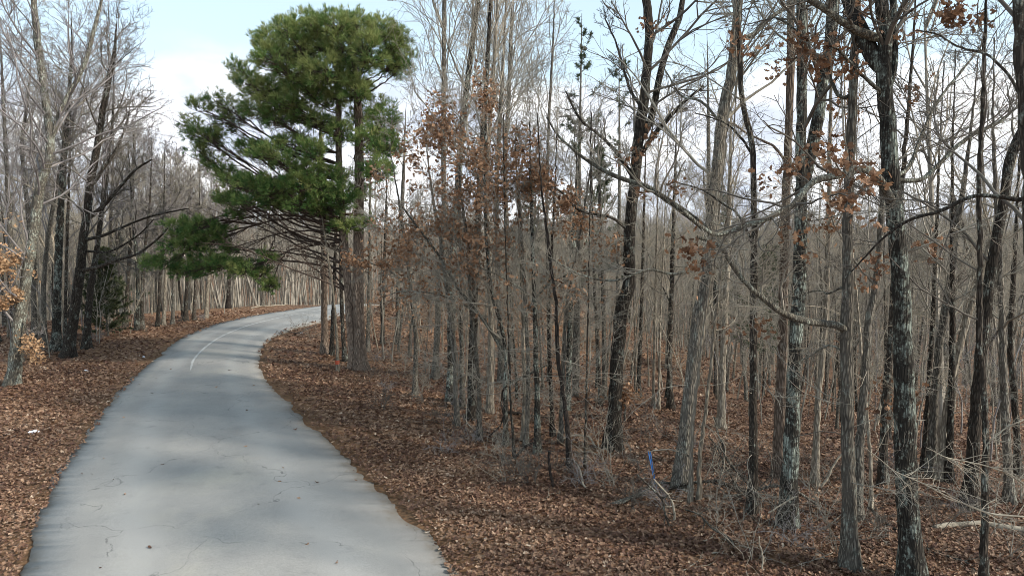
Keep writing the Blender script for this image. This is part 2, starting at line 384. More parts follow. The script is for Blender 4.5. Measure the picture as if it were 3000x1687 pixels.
wv = nd(t, 'ShaderNodeTexNoise'); wv.inputs['Scale'].default_value = 1.4; wv.inputs['Detail'].default_value = 6; t.links.new(v, wv.inputs['Vector'])
dv = nd(t, 'ShaderNodeVectorMath', operation='MULTIPLY_ADD'); t.links.new(wv.outputs['Color'], dv.inputs[0]); dv.inputs[1].default_value = (1.1, 1.1, 1.1); t.links.new(v, dv.inputs[2])
vo = nd(t, 'ShaderNodeTexVoronoi', feature='DISTANCE_TO_EDGE'); vo.inputs['Scale'].default_value = 0.34; t.links.new(dv.outputs[0], vo.inputs['Vector'])
crk = mnode('MULTIPLY', rng_(t, vo.outputs['Distance'], 0.0012, 0.0036, 1, 0), rng_(t, noise(t, v, 0.9, 4), 0.40, 0.52), tree=t)
col = mixc(t, mnode('MULTIPLY', crk, 0.6, tree=t), col, (0.06, 0.06, 0.06))
at_ = t.nodes.new('ShaderNodeAttribute'); at_.attribute_name = 'tone'
e2 = rng_(t, mnode('MULTIPLY_ADD', noise(t, v, 5, 5, 0.7), 0.25, at_.outputs['Fac'], tree=t), 1.02, 1.16)
col = mixc(t, mnode('MULTIPLY', e2, 0.6, tree=t), col, (0.16, 0.125, 0.085))
t.links.new(col, b.inputs['Base Color']); b.inputs['Roughness'].default_value = 0.75; bump(t, b, n2, 0.25, 0.01)
tn = np.abs(np.r_[0, ts, 1] * 2 - 1); tn = np.broadcast_to(tn[None], (1500, cc)).ravel()
tag(link('road', mesh('road', Vt.reshape(-1, 3), [np.stack([i, i + cc, i + cc + 1, i + 1], 1)], m, True, tn)), kind='structure')

# worn centre line
CL = cat([(-10.97, 22.94), (-11.79, 25.01), (-12.55, 27.9), (-12.95, 30.5), (-12.95, 33.6), (-12.2, 36.8), (-11.1, 39.6), (-10.7, 42.5), (-10.4, 45.5), (-10.2, 50), (-10.2, 58), (-10.8, 78)], 300)
T = np.gradient(CL, axis=0); T /= np.linalg.norm(T, axis=1)[:, None]; Nn = np.stack([-T[:, 1], T[:, 0]], 1)
hw = (0.05 + np.random.default_rng(5).normal(0, 0.008, 300)) * np.clip(0.5 + np.arange(300) / 40, 0, 1)
def rz(P):
    d2 = np.linalg.norm(P[:, None] - RC[None], axis=2); j = d2.argmin(1); q = np.clip(d2[np.arange(len(P)), j] / HW[j], 0, 1); return 0.01 + 0.05 * (1 - q * q) + road_base(P[:, 0], P[:, 1])
Lp, Rp = CL + Nn * hw[:, None], CL - Nn * hw[:, None]
Vc = np.vstack([np.c_[Lp, rz(Lp) + 0.006], np.c_[Rp, rz(Rp) + 0.006]]); i = np.arange(299)
m, t, b = mat('worn_line_paint'); v = coords(t, (1, 1, 1), False)
t.links.new(mixc(t, rng_(t, noise(t, v, 7, 5, 0.7), 0.42, 0.62), (0.52, 0.515, 0.50), (0.36, 0.355, 0.34)), b.inputs['Base Color'])
tag(link('road_marking', mesh('road_marking', Vc, [np.stack([i, i + 300, i + 301, i + 1], 1)], m)), kind='structure')

# ------------------------------------------------------------------ leaf litter, one sheet of loose leaves
g = Geo(); r = np.random.default_rng(11)
def scatter_litter(n, y0, y1, size):
    Y = np.sqrt(r.uniform(y0 ** 2, y1 ** 2, n)); X = r.uniform(-0.82, 0.82, n) * Y
    d, s = road_d(X, Y)
    keep = (d > -0.05) & (r.uniform(0, 1, n) < np.clip(0.45 + d / 0.9, 0.3, 1))
    keep |= (d > -0.35) & (d <= 0) & (r.uniform(0, 1, n) < 0.6)
    keep |= (d > -2.5) & (d <= 0) & (r.uniform(0, 1, n) < 0.0012)
    X, Y, d = X[keep], Y[keep], d[keep]; k = len(X)
    Z = terrain(X, Y) + r.uniform(0.008, 0.05, k); Z = np.where(d < 0.0, road_base(X, Y) + 0.035 + 0.02 * np.clip(-d, 0, 1), Z)
    clump = 0.5 + 0.5 * np.sin(X * 1.1 + 2 * np.sin(Y * 0.7)) * np.sin(Y * 1.3 + X * 0.4)
    tone = np.clip(r.beta(2.0, 2.6, k) * 0.85 + 0.26 * clump - 0.06 + (r.uniform(0, 1, k) < 0.03) * 0.35, 0, 1)
    put_leaves(g, np.stack([X, Y, Z], 1), r, r.uniform(0.6, 1.25, k) * size, 0.38, tone)
scatter_litter(88000, 7.5, 15, 0.076)
scatter_litter(52000, 15, 24, 0.105)
scatter_litter(30000, 24, 40, 0.15)
tag(link('leaf_litter', g.build('leaf_litter', M['litter'], False, tone=True)), 'brown fallen oak leaves covering the verges and the forest floor', 'leaf litter', kind='stuff')
# ------------------------------------------------------------------ bare broad-leaved trees
CLUMPS = []          # dry leaf clumps still hanging, as (x, y, spread, leaves) in photograph measurements, filled further down
def bare_crown(gc, r, P, R0, H, limbs, density=1.0, t0=0.3, twig=0.004, spread=1.0, tips=None, droop=0.0, sides=(6, 4, 3, 3), rise=0.5, lev4=3, ang=(0.6, 1.15)):
    """limbs, branches and twigs on trunk polyline P (n,3)"""
    L = np.array([H * 0.30])
    nl = max(3, int(limbs * density * 0.62))
    S, D, Ln, idx, t = kids(r, P[None], L, nl, t0, 0.98, 1.0, ang, 0.15)
    Ln = H * 0.30 * spread * r.uniform(0.6, 1.25, nl) * (1.2 - 0.75 * t)
    rt = np.interp(t, np.linspace(0, 1, len(R0)), R0)
    r1 = np.minimum(rt * r.uniform(0.24, 0.45, nl), 0.036)
    r1 = np.maximum(r1, twig * 1.6)
    P1 = grow(r, S, D, Ln, 9, 0.13, rise - droop, 0.5); tubes(gc, P1, taper(r1, 9, 0.3), sides[0])
    return sub_crown(gc, r, P1, Ln, r1, twig, tips, sides, lev4)
def sub_crown(gc, r, P1, Ln, r1, twig, tips=None, sides=(6, 4, 3, 3), lev4=3, per=6):
    S, D, L2, ix, t = kids(r, P1, Ln, per, 0.15, 1.0, 0.5, (0.5, 1.0), 0.1)
    r2 = np.maximum(r1[ix] * 0.5 * (1.1 - 0.5 * t), twig * 1.25); P2 = grow(r, S, D, L2, 6, 0.16, 0.25, 0.4); tubes(gc, P2, taper(r2, 6, 0.45), sides[1])
    S, D, L3, ix, t = kids(r, P2, L2, 5, 0.1, 1.0, 0.55, (0.4, 1.0), 0.05)
    r3 = np.maximum(r2[ix] * 0.6, twig); P3 = grow(r, S, D, L3, 5, 0.2, 0.15, 0.3); tubes(gc, P3, taper(r3, 5, 0.5), sides[2])
    if lev4:
        S, D, L4, ix, t = kids(r, P3, L3, lev4, 0.1, 1.0, 0.6, (0.4, 0.9), 0.0)
        P4 = grow(r, S, D, L4, 3, 0.2, 0.1); tubes(gc, P4, taper(np.full(len(S), twig * 0.85), 3, 0.6), sides[3])
        if tips is not None: tips.append(P4[:, -1])
    elif tips is not None: tips.append(P3[:, -1])
def flare(R0, hts, amt=0.7, fall=0.22): return R0 * (1 + amt * np.exp(-np.maximum(hts, 0) / fall))
def stem_line(pts, Y0=None, sink=0.15, dY=None, H=None, n=34, lean_home=0.5):
    """a measured stem: first point is the foot; returns the 3-D line, foot on the ground"""
    foot = hit(*pts[0]) if Y0 is None else at(pts[0][0], pts[0][1], Y0)
    Y = foot[1]; Q = [foot]
    for k, p in enumerate(pts[1:]):
        Q.append(at(p[0], p[1], Y + (0 if dY is None else dY * (k + 1) / (len(pts) - 1))))
    Q = np.array(Q); Q[0, 2] = gz(Q[0, 0], Q[0, 1]) - sink
    if H is not None and Q[-1, 2] < H + Q[0, 2]:
        d = Q[-1] - Q[-2]; d /= np.linalg.norm(d); top = H + Q[0, 2]
        need = top - Q[-1, 2]; e1 = Q[-1] + d * need * 0.5; d2 = d * np.array([lean_home, lean_home, 1]); d2 /= np.linalg.norm(d2); e2 = e1 + d2 * need * 0.5
        Q = np.vstack([Q, e1, e2])
    return cat(Q, n), Y
def px(wd, Y): return wd / 2 / 2000 * Y
made = []            # (x, y) feet already taken
def traced_tree(name, pts, w0, w1, label, bm='grey_bark', tm='twig_grey', H=12.0, Y0=None, limbs=14, t0=0.35, forks=(), arms=(), seed=0, twig=None, spread=1.0, group='bare trees of the wood', leaves=True, category='tree', crown_kw=None, dens=1.0, low=0):
    """a tree whose stem, forks and big limbs follow measured lines. forks/arms: (points, width0, width1, depth change)"""
    r = np.random.default_rng(1000 + seed)
    P, Y = stem_line(pts, Y0, H=H)
    n = len(P); h = P[:, 2] - P[0, 2]
    r0, r1 = px(w0, Y), px(w1, Y)
    topmeas = at(*pts[-1], Y)[2] - P[0, 2]
    Rr = np.where(h < topmeas, r0 + (r1 - r0) * h / max(topmeas, 0.1), np.maximum(r1 * (1 - (h - topmeas) / max(h[-1] - topmeas + 0.5, 0.5)), 0.012))
    if h[-1] <= topmeas + 0.05 and name != 'snag': Rr = Rr * np.clip((1 - h / h[-1]) / 0.35, 0.0, 1) + 0.006
    Rr = flare(Rr, h - 0.15, 0.85, 0.26)
    gt = Geo(); k = 16 if r0 > 0.06 else 9
    Pf = cat(P, 70); Rf = np.interp(np.linspace(0, 1, 70), np.linspace(0, 1, n), Rr)
    Pf[1:-1] += r.normal(0, 0.006, (68, 3)) * np.array([1, 1, 0])
    tubes(gt, Pf[None], Rf[None], k, 0.045, r)
    gc = Geo(); tips = []
    tw = twig or max(0.0028, Y * 0.00024)
    root = bpy.data.objects.new(name, None); C.collection.objects.link(root); foot = P[0].copy(); foot[2] += 0.15
    root.location = foot; root.empty_display_size = 0.3
    tag(root, label, category, group)
    kw = dict(twig=tw, spread=spread, tips=tips); kw.update(crown_kw or {})
    bare_crown(gc, r, P, Rr, h[-1], limbs, dens, t0, **kw)
    for (fp, a, b_, dy) in forks:
        Q = np.array([at(q[0], q[1], Y + dy * kk / (len(fp) - 1)) for kk, q in enumerate(fp)])
        j = np.argmin(np.linalg.norm(P - Q[0], axis=1)); Q[0] = P[j]
        d = Q[-1] - Q[-2]; d /= np.linalg.norm(d); rem = max(h[-1] * 0.92 + P[0, 2] - Q[-1, 2], 0.6)
        if rem > 0.7 and b_ > 8: Q = np.vstack([Q, Q[-1] + d * rem])
        Q = cat(Q, 40); rr_ = px(np.linspace(a, b_, 40), Y); rr_[30:] *= np.linspace(1, 0.5, 10)
        tubes(gt, Q[None], rr_[None], 12, 0.04, r)
        bare_crown(gc, r, Q, rr_, h[-1] * 0.7, max(5, limbs * 0.5), dens, 0.25, **kw)
    if arms:
        for (fp, a, b_, dy) in arms:
            ga = Geo()
            Q = np.array([at(q[0], q[1], Y + dy * kk / (len(fp) - 1)) for kk, q in enumerate(fp)])
            j = np.argmin(np.linalg.norm(P - Q[0], axis=1) + (0 if Q[0][2] < P[-1][2] else 0)); 
            if np.linalg.norm(P[j] - Q[0]) < 1.0: Q[0] = P[j]
            Q = cat(Q, 32); Q[1:] += np.cumsum(r.normal(0, 0.004, (31, 3)), 0)
            rr_ = px(np.linspace(a, b_, 32), Y)
            tubes(ga, Q[None], rr_[None], 9, 0.05, r)
            ln = np.linalg.norm(np.diff(Q, axis=0), axis=1).sum()
            S, D, L2, ix, t = kids(r, Q[None], np.array([ln]), int(5 + ln * 2.2), 0.25, 1.0, 0.33, (0.5, 1.1), 0.12)
            r2 = np.maximum(np.interp(t, np.linspace(0, 1, 32), rr_) * 0.45, tw * 1.4)
            P2 = grow(r, S, D, L2, 7, 0.16, 0.3, 0.5); tubes(gc, P2, taper(r2, 7, 0.4), 4)
            sub_crown(gc, r, P2, L2, r2, tw, tips, lev4=2, per=4)
            link('limb', ga.build('limb', M['lichen_limb' if bm in ('lichen_bark', 'grey_bark') else bm], origin=foot), root)
    if low:
        nl = low; S, D, Ln, ix, t = kids(r, P[None], np.array([h[-1]]), nl, 0.12, 0.55, 0.3, (1.1, 1.6), 0.0); Ln = r.uniform(0.9, 2.4, nl)
        P1 = grow(r, S, D, Ln, 9, 0.14, 0.12, 0.7); r1 = np.full(nl, max(tw * 2.4, 0.008)); gt_ = gc; tubes(gt_, P1, taper(r1, 9, 0.35), 4); sub_crown(gc, r, P1, Ln, r1, tw, tips, lev4=2, per=5)
    link('trunk', gt.build('trunk', M[bm], origin=foot), root)
    link('crown', gc.build('crown', M[tm], origin=foot), root)
    if leaves and tips:
        Tt = np.vstack(tips); sx, sy = proj(Tt); gl = Geo()
        for c in CLUMPS:
            if c[4] != leaves and c[4] is not None: continue
            dd = np.hypot((sx - c[0]) / c[2], (sy - c[1]) / c[3]); 
            near = np.where(dd < 1)[0]
            if c[5] == 'spray':
                if len(near) == 0: continue
                pick = r.choice(near, min(len(near), max(1, int(len(near) * c[6] * (0.5 if c[4] == 'brown' else 1)))), replace=False)
                for p in Tt[pick]:
                    q = r.integers(3, 7); pos = p + r.normal(0, 0.09, (q, 3)) - np.array([0, 0, 0.05])
                    put_leaves(gl, pos, r, r.uniform(0.075, 0.125, q), 0.9, np.clip(r.normal(0.62, 0.25, q), 0, 1), 0.9)
            elif len(near):
                if c in DONE: continue
                DONE.append(c)
                for p in Tt[near[np.argsort(dd[near])[:3]]]:
                    q = int(c[6]); pos = p + r.normal(0, 0.10, (q, 3)) - np.array([0, 0, 0.04])
                    put_leaves(gl, pos, r, r.uniform(0.075, 0.13, q), 0.9, np.clip(r.normal(0.4, 0.22, q), 0, 1), 0.9)
        if gl.n: link('dead_leaves', gl.build('dead_leaves', M['orange_leaf' if leaves == 'orange' else 'oak_leaf'], False, origin=foot, tone=True), root)
    made.append((foot[0], foot[1])); return root
DONE = []
def clump(x, y, q=9): CLUMPS.append((x, y, 42, 42, 'oak', 'clump', q))
def spray(x, y, rx, ry, share, which='brown'): CLUMPS.append((x, y, rx, ry, which, 'spray', share))
for x, y in [(2340, 110), (2275, 150), (2150, 125), (2245, 220), (2220, 160), (2440, 140), (2430, 190), (2380, 200), (2480, 235), (2495, 340), (2410, 420), (2430, 455), (2490, 450), (2340, 490), (2260, 530), (2540, 520), (2480, 560), (2460, 570), (2600, 480), (2330, 700), (2370, 715), (2410, 680), (2450, 690), (2530, 650), (2580, 770), (2540, 755), (2700, 750), (2780, 20), (2800, 40), (2765, 40), (2755, 70), (2650, 85), (2880, 60), (2670, 275), (2530, 20), (2350, 120), (2010, 770), (1905, 385), (1900, 590), (1960, 570), (1850, 480), (1980, 690), (2050, 740), (1710, 40), (1600, 80), (2560, 855), (2500, 970), (2590, 1100), (2560, 1190), (2630, 1140), (2240, 940), (2120, 980), (1905, 40)]: clump(x, y)
for a in [(1150, 500, 90, 70, .35), (1290, 380, 60, 110, .5), (1330, 480, 100, 90, .4), (1425, 270, 40, 75, .8), (1500, 430, 90, 80, .45), (1480, 520, 140, 90, .4), (1420, 610, 150, 90, .3), (1300, 710, 190, 70, .28), (1450, 760, 110, 90, .22), (1600, 560, 70, 60, .3), (1700, 630, 110, 80, .4), (1770, 680, 80, 70, .3), (1180, 650, 100, 60, .2), (1560, 500, 60, 60, .3), (1800, 1160, 90, 30, .5), (1100, 740, 100, 50, .6), (1200, 860, 160, 60, .15), (1500, 880, 200, 70, .12), (1700, 820, 160, 60, .15), (1180, 420, 60, 60, .3)]: spray(*a)
for a in [(60, 760, 70, 60, .8), (40, 900, 60, 60, .5), (30, 690, 50, 60, .5), (90, 1040, 60, 60, .4), (50, 820, 80, 80, .5)]: spray(*a, which='orange')

# --- the near trees on the right, foot first
traced_tree('oak_tree', [(2672, 1740), (2668, 1600), (2655, 1400), (2650, 1200), (2645, 1000), (2640, 843), (2622, 611), (2608, 494), (2599, 349), (2592, 233), (2590, 90), (2582, 0)], 66, 36,
    'thick dark oak with pale lichen patches, forked high, biggest trunk on the right', 'lichen_bark', 'twig_dark', 12, 9.2, 12, 0.6, leaves='oak', seed=1,
    forks=[([(2592, 240), (2560, 170), (2535, 120), (2512, 70), (2489, 0)], 46, 34, 0.3), ([(2600, 260), (2620, 192), (2618, 90), (2617, 0)], 20, 16, 0.3)],
    arms=[([(2640, 611), (2600, 563), (2562, 508), (2523, 492), (2465, 506), (2401, 518), (2361, 553), (2337, 588), (2300, 610), (2233, 640), (2174, 657), (2105, 681), (2058, 650), (2010, 610)], 26, 7, -1.6),
          ([(2644, 560), (2698, 529), (2756, 483), (2843, 407), (2931, 361), (3000, 302), (3080, 250)], 15, 7, 0.8),
          ([(2644, 560), (2665, 490), (2698, 419), (2756, 302), (2843, 192), (2900, 120)], 13, 5, 1.0),
          ([(2535, 120), (2500, 85), (2442, 44), (2372, 0), (2300, -60)], 26, 14, -0.6),
          ([(2590, 250), (2520, 215), (2470, 160), (2440, 140)], 12, 6, -0.5)])
traced_tree('oak_tree', [(2489, 1668), (2489, 1484), (2483, 1309), (2481, 1134), (2480, 960), (2484, 843), (2483, 669), (2486, 553), (2494, 407), (2498, 290), (2505, 134), (2512, 0)], 44, 20,
    'slim grey oak with long low left limb, just left of the big lichen oak', 'grey_bark', 'twig_grey', 11, None, 16, 0.45, leaves='oak', seed=2, low=7,
    arms=[([(2482, 955), (2445, 953), (2395, 947), (2349, 939), (2291, 919), (2245, 884), (2198, 843), (2140, 774), (2105, 720), (2040, 690)], 24, 8, -0.9),
          ([(2489, 302), (2465, 285), (2436, 233), (2419, 192), (2372, 157), (2355, 116), (2310, 70), (2270, 50)], 12, 5, 0.2),
          ([(2481, 1010), (2430, 1008), (2370, 1040), (2320, 1060)], 8, 3, 0.3), ([(2484, 860), (2430, 855), (2400, 845), (2340, 860)], 8, 3, 0.5)])
traced_tree('oak_tree', [(2306, 1545), (2312, 1440), (2320, 1250), (2328, 1050), (2335, 930), (2341, 843), (2345, 698), (2347, 524), (2349, 233), (2349, 0)], 48, 24,
    'straight dark oak crusted with green lichen, a second stem forking right high up', 'lichen_bark', 'twig_dark', 12, None, 14, 0.5, leaves='oak', seed=3, low=7,
    forks=[([(2347, 560), (2372, 465), (2396, 349), (2407, 262), (2430, 145), (2442, 0)], 36, 30, 0.4)])
traced_tree('oak_tree', [(2204, 1512), (2207, 1367), (2207, 1134), (2207, 960), (2209, 843), (2209, 640), (2204, 436), (2180, 320), (2169, 233), (2166, 120)], 27, 13,
    'slim mottled oak kinking left near its top, left of the straight lichen oak', 'dark_bark', 'twig_grey', 10, None, 16, 0.4, leaves='oak', seed=4, low=7,
    arms=[([(2209, 700), (2170, 640), (2120, 600), (2060, 560), (1990, 540)], 9, 4, 0.4), ([(2204, 436), (2150, 380), (2100, 350), (2040, 330)], 8, 3, 0.3)])
traced_tree('oak_tree', [(1995, 1435), (2003, 1338), (2017, 1192), (2035, 1047), (2052, 901), (2070, 843), (2076, 756), (2087, 611), (2102, 494), (2116, 349), (2140, 233), (2154, 116), (2163, 0)], 46, 26,
    'grey oak leaning right with a pale rising limb, foot right of the blue tape', 'grey_bark', 'twig_grey', 13, None, 14, 0.45, leaves='oak', seed=5, low=7,
    arms=[([(2157, 140), (2204, 105), (2256, 58), (2326, 6), (2390, -50)], 15, 9, 0.3),
          ([(2087, 670), (1989, 611), (1902, 553), (1814, 524), (1727, 477), (1640, 407), (1600, 350)], 22, 5, 0.8),
          ([(2116, 349), (2060, 300), (2000, 280), (1950, 200)], 9, 4, 0.5), ([(2076, 756), (1990, 800), (1900, 790), (1800, 820), (1700, 800), (1600, 740)], 9, 3, -0.8)])
traced_tree('cherry_tree', [(2278, 1400), (2285, 1200), (2293, 1000), (2296, 814), (2302, 640), (2306, 494), (2314, 291), (2317, 120), (2317, 0)], 32, 19,
    'straight reddish-brown flaky trunk directly left of the straight lichen oak', 'pine_bark', 'twig_grey', 12, None, 12, 0.55, leaves='oak', seed=6,
    arms=[([(2306, 470), (2270, 430), (2200, 395), (2150, 360), (2080, 330)], 8, 4, 0.2)])
traced_tree('oak_tree', [(2512, 1520), (2515, 1367), (2524, 1221), (2536, 1076), (2547, 930), (2565, 843), (2576, 740), (2584, 611), (2590, 480)], 29, 15,
    'slim grey oak leaning right, half hidden between slim oak and big lichen oak', 'grey_bark', 'twig_grey', 10, None, 14, 0.4, leaves='oak', seed=7)
traced_tree('oak_tree', [(2585, 1422), (2594, 1192), (2608, 1018), (2618, 850), (2630, 700)], 25, 16,
    'dark trunk lit along its right edge, seen just left of the big lichen oak', 'dark_bark', 'twig_dark', 11, None, 12, 0.45, leaves='oak', seed=8)
traced_tree('bare_tree', [(2388, 1422), (2396, 1192), (2408, 1076), (2419, 930), (2424, 780), (2428, 600)], 20, 13,
    'smooth pale tan trunk between the straight lichen oak and the slim grey oak', 'tan_bark', 'twig_tan', 11, None, 12, 0.45, seed=9)
traced_tree('oak_tree', [(2840, 1492), (2850, 1309), (2866, 1120), (2885, 930), (2905, 785), (2925, 669), (2942, 582), (2960, 465), (3005, 360)], 36, 24,
    'thick dark oak leaning right near the right edge of the photo', 'dark_bark', 'twig_dark', 11, None, 14, 0.4, leaves='oak', seed=10)
traced_tree('oak_tree', [(2885, 1720), (2885, 1425), (2888, 1280), (2880, 1100), (2870, 1000), (2872, 843), (2867, 582), (2878, 349), (2884, 174)], 22, 11,
    'slender near tree with small lichen spots in front of the pale fallen log', 'dark_bark', 'twig_dark', 9, 9.2, 14, 0.4, leaves='oak', seed=11)
traced_tree('oak_tree', [(3060, 1900), (3040, 1200), (3020, 700), (3003, 370), (2990, 170), (2985, 0)], 44, 30,
    'near black trunk cut by the right photo edge at the top corner', 'dark_bark', 'twig_dark', 10, 7.0, 8, 0.5, leaves='oak', seed=12,
    arms=[([(3016, 610), (2990, 585), (2931, 573), (2843, 576), (2756, 617), (2686, 634), (2617, 669), (2540, 740), (2470, 810)], 15, 4, 0.6),
          ([(3003, 345), (2960, 220), (2900, 155), (2830, 135), (2760, 100), (2690, 90)], 10, 4, 0.6)])
traced_tree('snag', [(2850, 1250), (2872, 1000), (2862, 860), (2845, 760), (2826, 690), (2806, 620), (2791, 576)], 22, 12,
    'broken leafless snag leaning left, ending in a jagged top near the right edge', 'dark_bark', 'twig_dark', 0.1, None, 3, 0.3, seed=13, dens=0.6, category='dead tree', leaves=False)
for k, (pts, w0, w1, bm, lab) in enumerate([
    ([(2728, 1402), (2737, 1192), (2751, 1018), (2775, 872), (2800, 700)], 25, 17, 'grey_bark', 'grey trunk leaning slightly right, first leaning trunk right of the big lichen oak'),
    ([(2751, 1414), (2769, 1221), (2804, 1047), (2850, 878), (2905, 690)], 21, 14, 'tan_bark', 'pale trunk leaning clearly right, second leaning trunk right of the big lichen oak'),
    ([(2780, 1420), (2786, 1200), (2790, 1000), (2790, 800)], 20, 14, 'dark_bark', 'dark upright trunk between the leaning pale trunk and the thick leaning oak'),
    ([(2704, 1390), (2716, 1200), (2730, 1000), (2738, 800)], 16, 11, 'dark_bark', 'thin dark trunk right beside the big lichen oak, behind it'),
    ([(2111, 1256), (2117, 1076), (2125, 901), (2132, 760), (2136, 600)], 22, 14, 'tan_bark', 'pale tan trunk behind the leaning grey oak, on its right'),
    ([(2021, 1480), (2030, 1250), (2045, 1100), (2060, 980)], 13, 8, 'tan_bark', 'thin pale stem rising beside the foot of the leaning grey oak'),
    ([(2048, 1470), (2052, 1330), (2075, 1150), (2090, 1000), (2104, 860)], 13, 8, 'tan_bark', 'thin pale stem curving right, second beside the foot of the leaning grey oak'),
    ([(2554, 1500), (2550, 1350), (2541, 1220), (2530, 1100), (2520, 980)], 11, 7, 'tan_bark', 'thin pale pole at the wood front between slim oak and big lichen oak'),
    ([(2960, 1480), (2950, 1300), (2940, 1100), (2935, 900), (2925, 700)], 26, 15, 'grey_bark', 'grey upright trunk behind the fallen log, at the right edge'),
    ([(2985, 1400), (2975, 1200), (2960, 1000), (2970, 800)], 20, 13, 'dark_bark', 'dark upright trunk last before the right edge behind the fallen log'),
    ([(2077, 1000), (2074, 843), (2076, 494), (2073, 175), (2070, 60)], 15, 9, 'grey_bark', 'tall thin grey pole rising behind the leaning grey oak'),
    ([(2915, 1190), (2905, 1000), (2890, 700), (2880, 500), (2870, 300)], 14, 9, 'grey_bark', 'thin tall grey tree behind the thick leaning oak on the right'),
    ([(2100, 1160), (2096, 900), (2090, 760), (2070, 600)], 14, 9, 'dark_bark', 'thin dark trunk deep behind the leaning grey oak'),
    ([(1967, 1200), (1961, 1050), (1967, 872), (1972, 700)], 18, 12, 'dark_bark', 'dark slim trunk left of the leaning grey oak, near the white thin poles'),
    ([(1914, 1196), (1917, 1018), (1920, 880), (1924, 700)], 9, 6, 'tan_bark', 'thin whitish pole, left one of two right of the wide dark oak'),
    ([(1930, 1200), (1932, 1050), (1936, 900), (1942, 760)], 8, 5, 'tan_bark', 'thin whitish pole, right one of two right of the wide dark oak'),
    ([(1871, 1166), (1874, 1047), (1880, 900), (1885, 700)], 13, 9, 'dark_bark', 'thin dark trunk seen just right of the wide dark oak in mid frame'),
    ([(1772, 1170), (1769, 960), (1765, 800), (1758, 600)], 15, 10, 'grey_bark', 'slim grey trunk just left of the wide dark oak in mid frame'),
    ([(1760, 1190), (1752, 1010), (1742, 850), (1738, 700)], 11, 8, 'dark_bark', 'thin dark trunk second to the left of the wide dark oak in mid frame'),
]):
    traced_tree('bare_tree', pts, w0, w1, lab, bm, 'twig_tan' if bm == 'tan_bark' else 'twig_grey', (11 if pts[-1][1] < 400 else 9), None, 14, 0.4, seed=40 + k, leaves='oak', low=4)

# --- middle of the photograph
traced_tree('oak_tree', [(1795, 1315), (1801, 1192), (1812, 1018), (1821, 901), (1841, 843), (1844, 698), (1852, 582), (1861, 524), (1867, 436), (1878, 349), (1893, 233), (1902, 87), (1892, 0)], 44, 24,
    'wide dark oak with furrowed bark in mid frame, left of the blue tape', 'dark_bark', 'twig_dark', 13, None, 16, 0.5, leaves='brown', seed=20, low=7,
    forks=[([(1867, 440), (1907, 349), (1931, 233), (1954, 145), (1989, 58), (2000, 0)], 22, 14, 0.5)],
    arms=[([(1870, 480), (1907, 407), (1954, 355), (2000, 302), (2060, 250)], 16, 7, -0.5), ([(1861, 524), (1800, 440), (1756, 396), (1698, 343), (1657, 262)], 13, 5, 0.3),
          ([(1846, 690), (1790, 640), (1700, 620), (1640, 560), (1590, 540)], 10, 4, -0.8), ([(1880, 330), (1840, 250), (1800, 120), (1770, 60)], 10, 4, 0.4)])
mids = [
    ([(1274, 1112), (1282, 960), (1285, 843), (1300, 640), (1299, 407), (1300, 175), (1302, 0)], 19, 12, 'grey_bark', 'tall straight grey-brown trunk reaching above the frame, first right of the tall pine'),
    ([(1320, 1182), (1323, 1050), (1323, 872), (1330, 700), (1345, 500), (1362, 300), (1385, 120)], 26, 15, 'lichen_bark', 'trunk crusted with pale green lichen, leftmost thick trunk right of the pine'),
    ([(1354, 1197), (1352, 960), (1350, 800), (1345, 600)], 15, 9, 'grey_bark', 'slim grey trunk immediately right of the green lichen trunk'),
    ([(1381, 1232), (1384, 1076), (1387, 930), (1395, 760), (1405, 560), (1420, 300)], 27, 15, 'dark_bark', 'dark thick trunk between the green lichen trunk and the smooth tan trunk'),
    ([(1433, 1210), (1437, 1076), (1437, 930), (1432, 760), (1428, 500), (1440, 300)], 19, 12, 'tan_bark', 'smooth tan trunk with wide foot, right of the dark thick trunk'),
    ([(1530, 1297), (1536, 1150), (1532, 1000), (1530, 872), (1522, 700)], 11, 8, 'tan_bark', 'thin yellowish pole standing behind the bent reddish vine'),
    ([(1574, 1332), (1574, 1163), (1570, 1018), (1565, 850), (1560, 700)], 19, 11, 'lichen_bark', 'small trunk with a white lichen band at mid height'),
    ([(1620, 1280), (1615, 1150), (1608, 1000), (1609, 872), (1618, 700)], 13, 8, 'black_bark', 'thin black stem, left one of the two black stems'),
    ([(1668, 1375), (1664, 1280), (1652, 1163), (1635, 1047), (1629, 901), (1612, 760)], 15, 9, 'black_bark', 'black stem bending left as it rises, right one of the two black stems'),
    ([(1660, 1205), (1667, 1076), (1670, 930), (1680, 700), (1690, 500), (1680, 380)], 16, 11, 'lichen_bark', 'tall mottled grey trunk behind the right black stem'),
    ([(1509, 1345), (1500, 1230), (1495, 1134), (1490, 980)], 9, 5, 'dark_bark', 'thin dark sapling beside the pale forked sapling'),
    ([(1712, 1375), (1716, 1240), (1719, 1105), (1722, 950)], 8, 5, 'dark_bark', 'thin speckled sapling between the right black stem and the wide dark oak'),
    ([(1500, 1060), (1490, 800), (1480, 500), (1490, 300), (1497, 100)], 16, 11, 'grey_bark', 'tall grey tree rising behind the brown leaves, its top above the frame'),
    ([(1470, 1120), (1462, 900), (1455, 600), (1462, 400), (1470, 250)], 17, 11, 'grey_bark', 'tall grey trunk rising through the middle of the brown leaves'),
    ([(1610, 1120), (1605, 800), (1602, 600), (1606, 400), (1612, 280)], 12, 8, 'grey_bark', 'slim dark grey tree standing right of the brown leaves'),
    ([(1680, 1080), (1672, 840), (1674, 600), (1668, 450)], 14, 9, 'grey_bark', 'slim straight tree left of the wide dark oak, deep in the wood'),
]
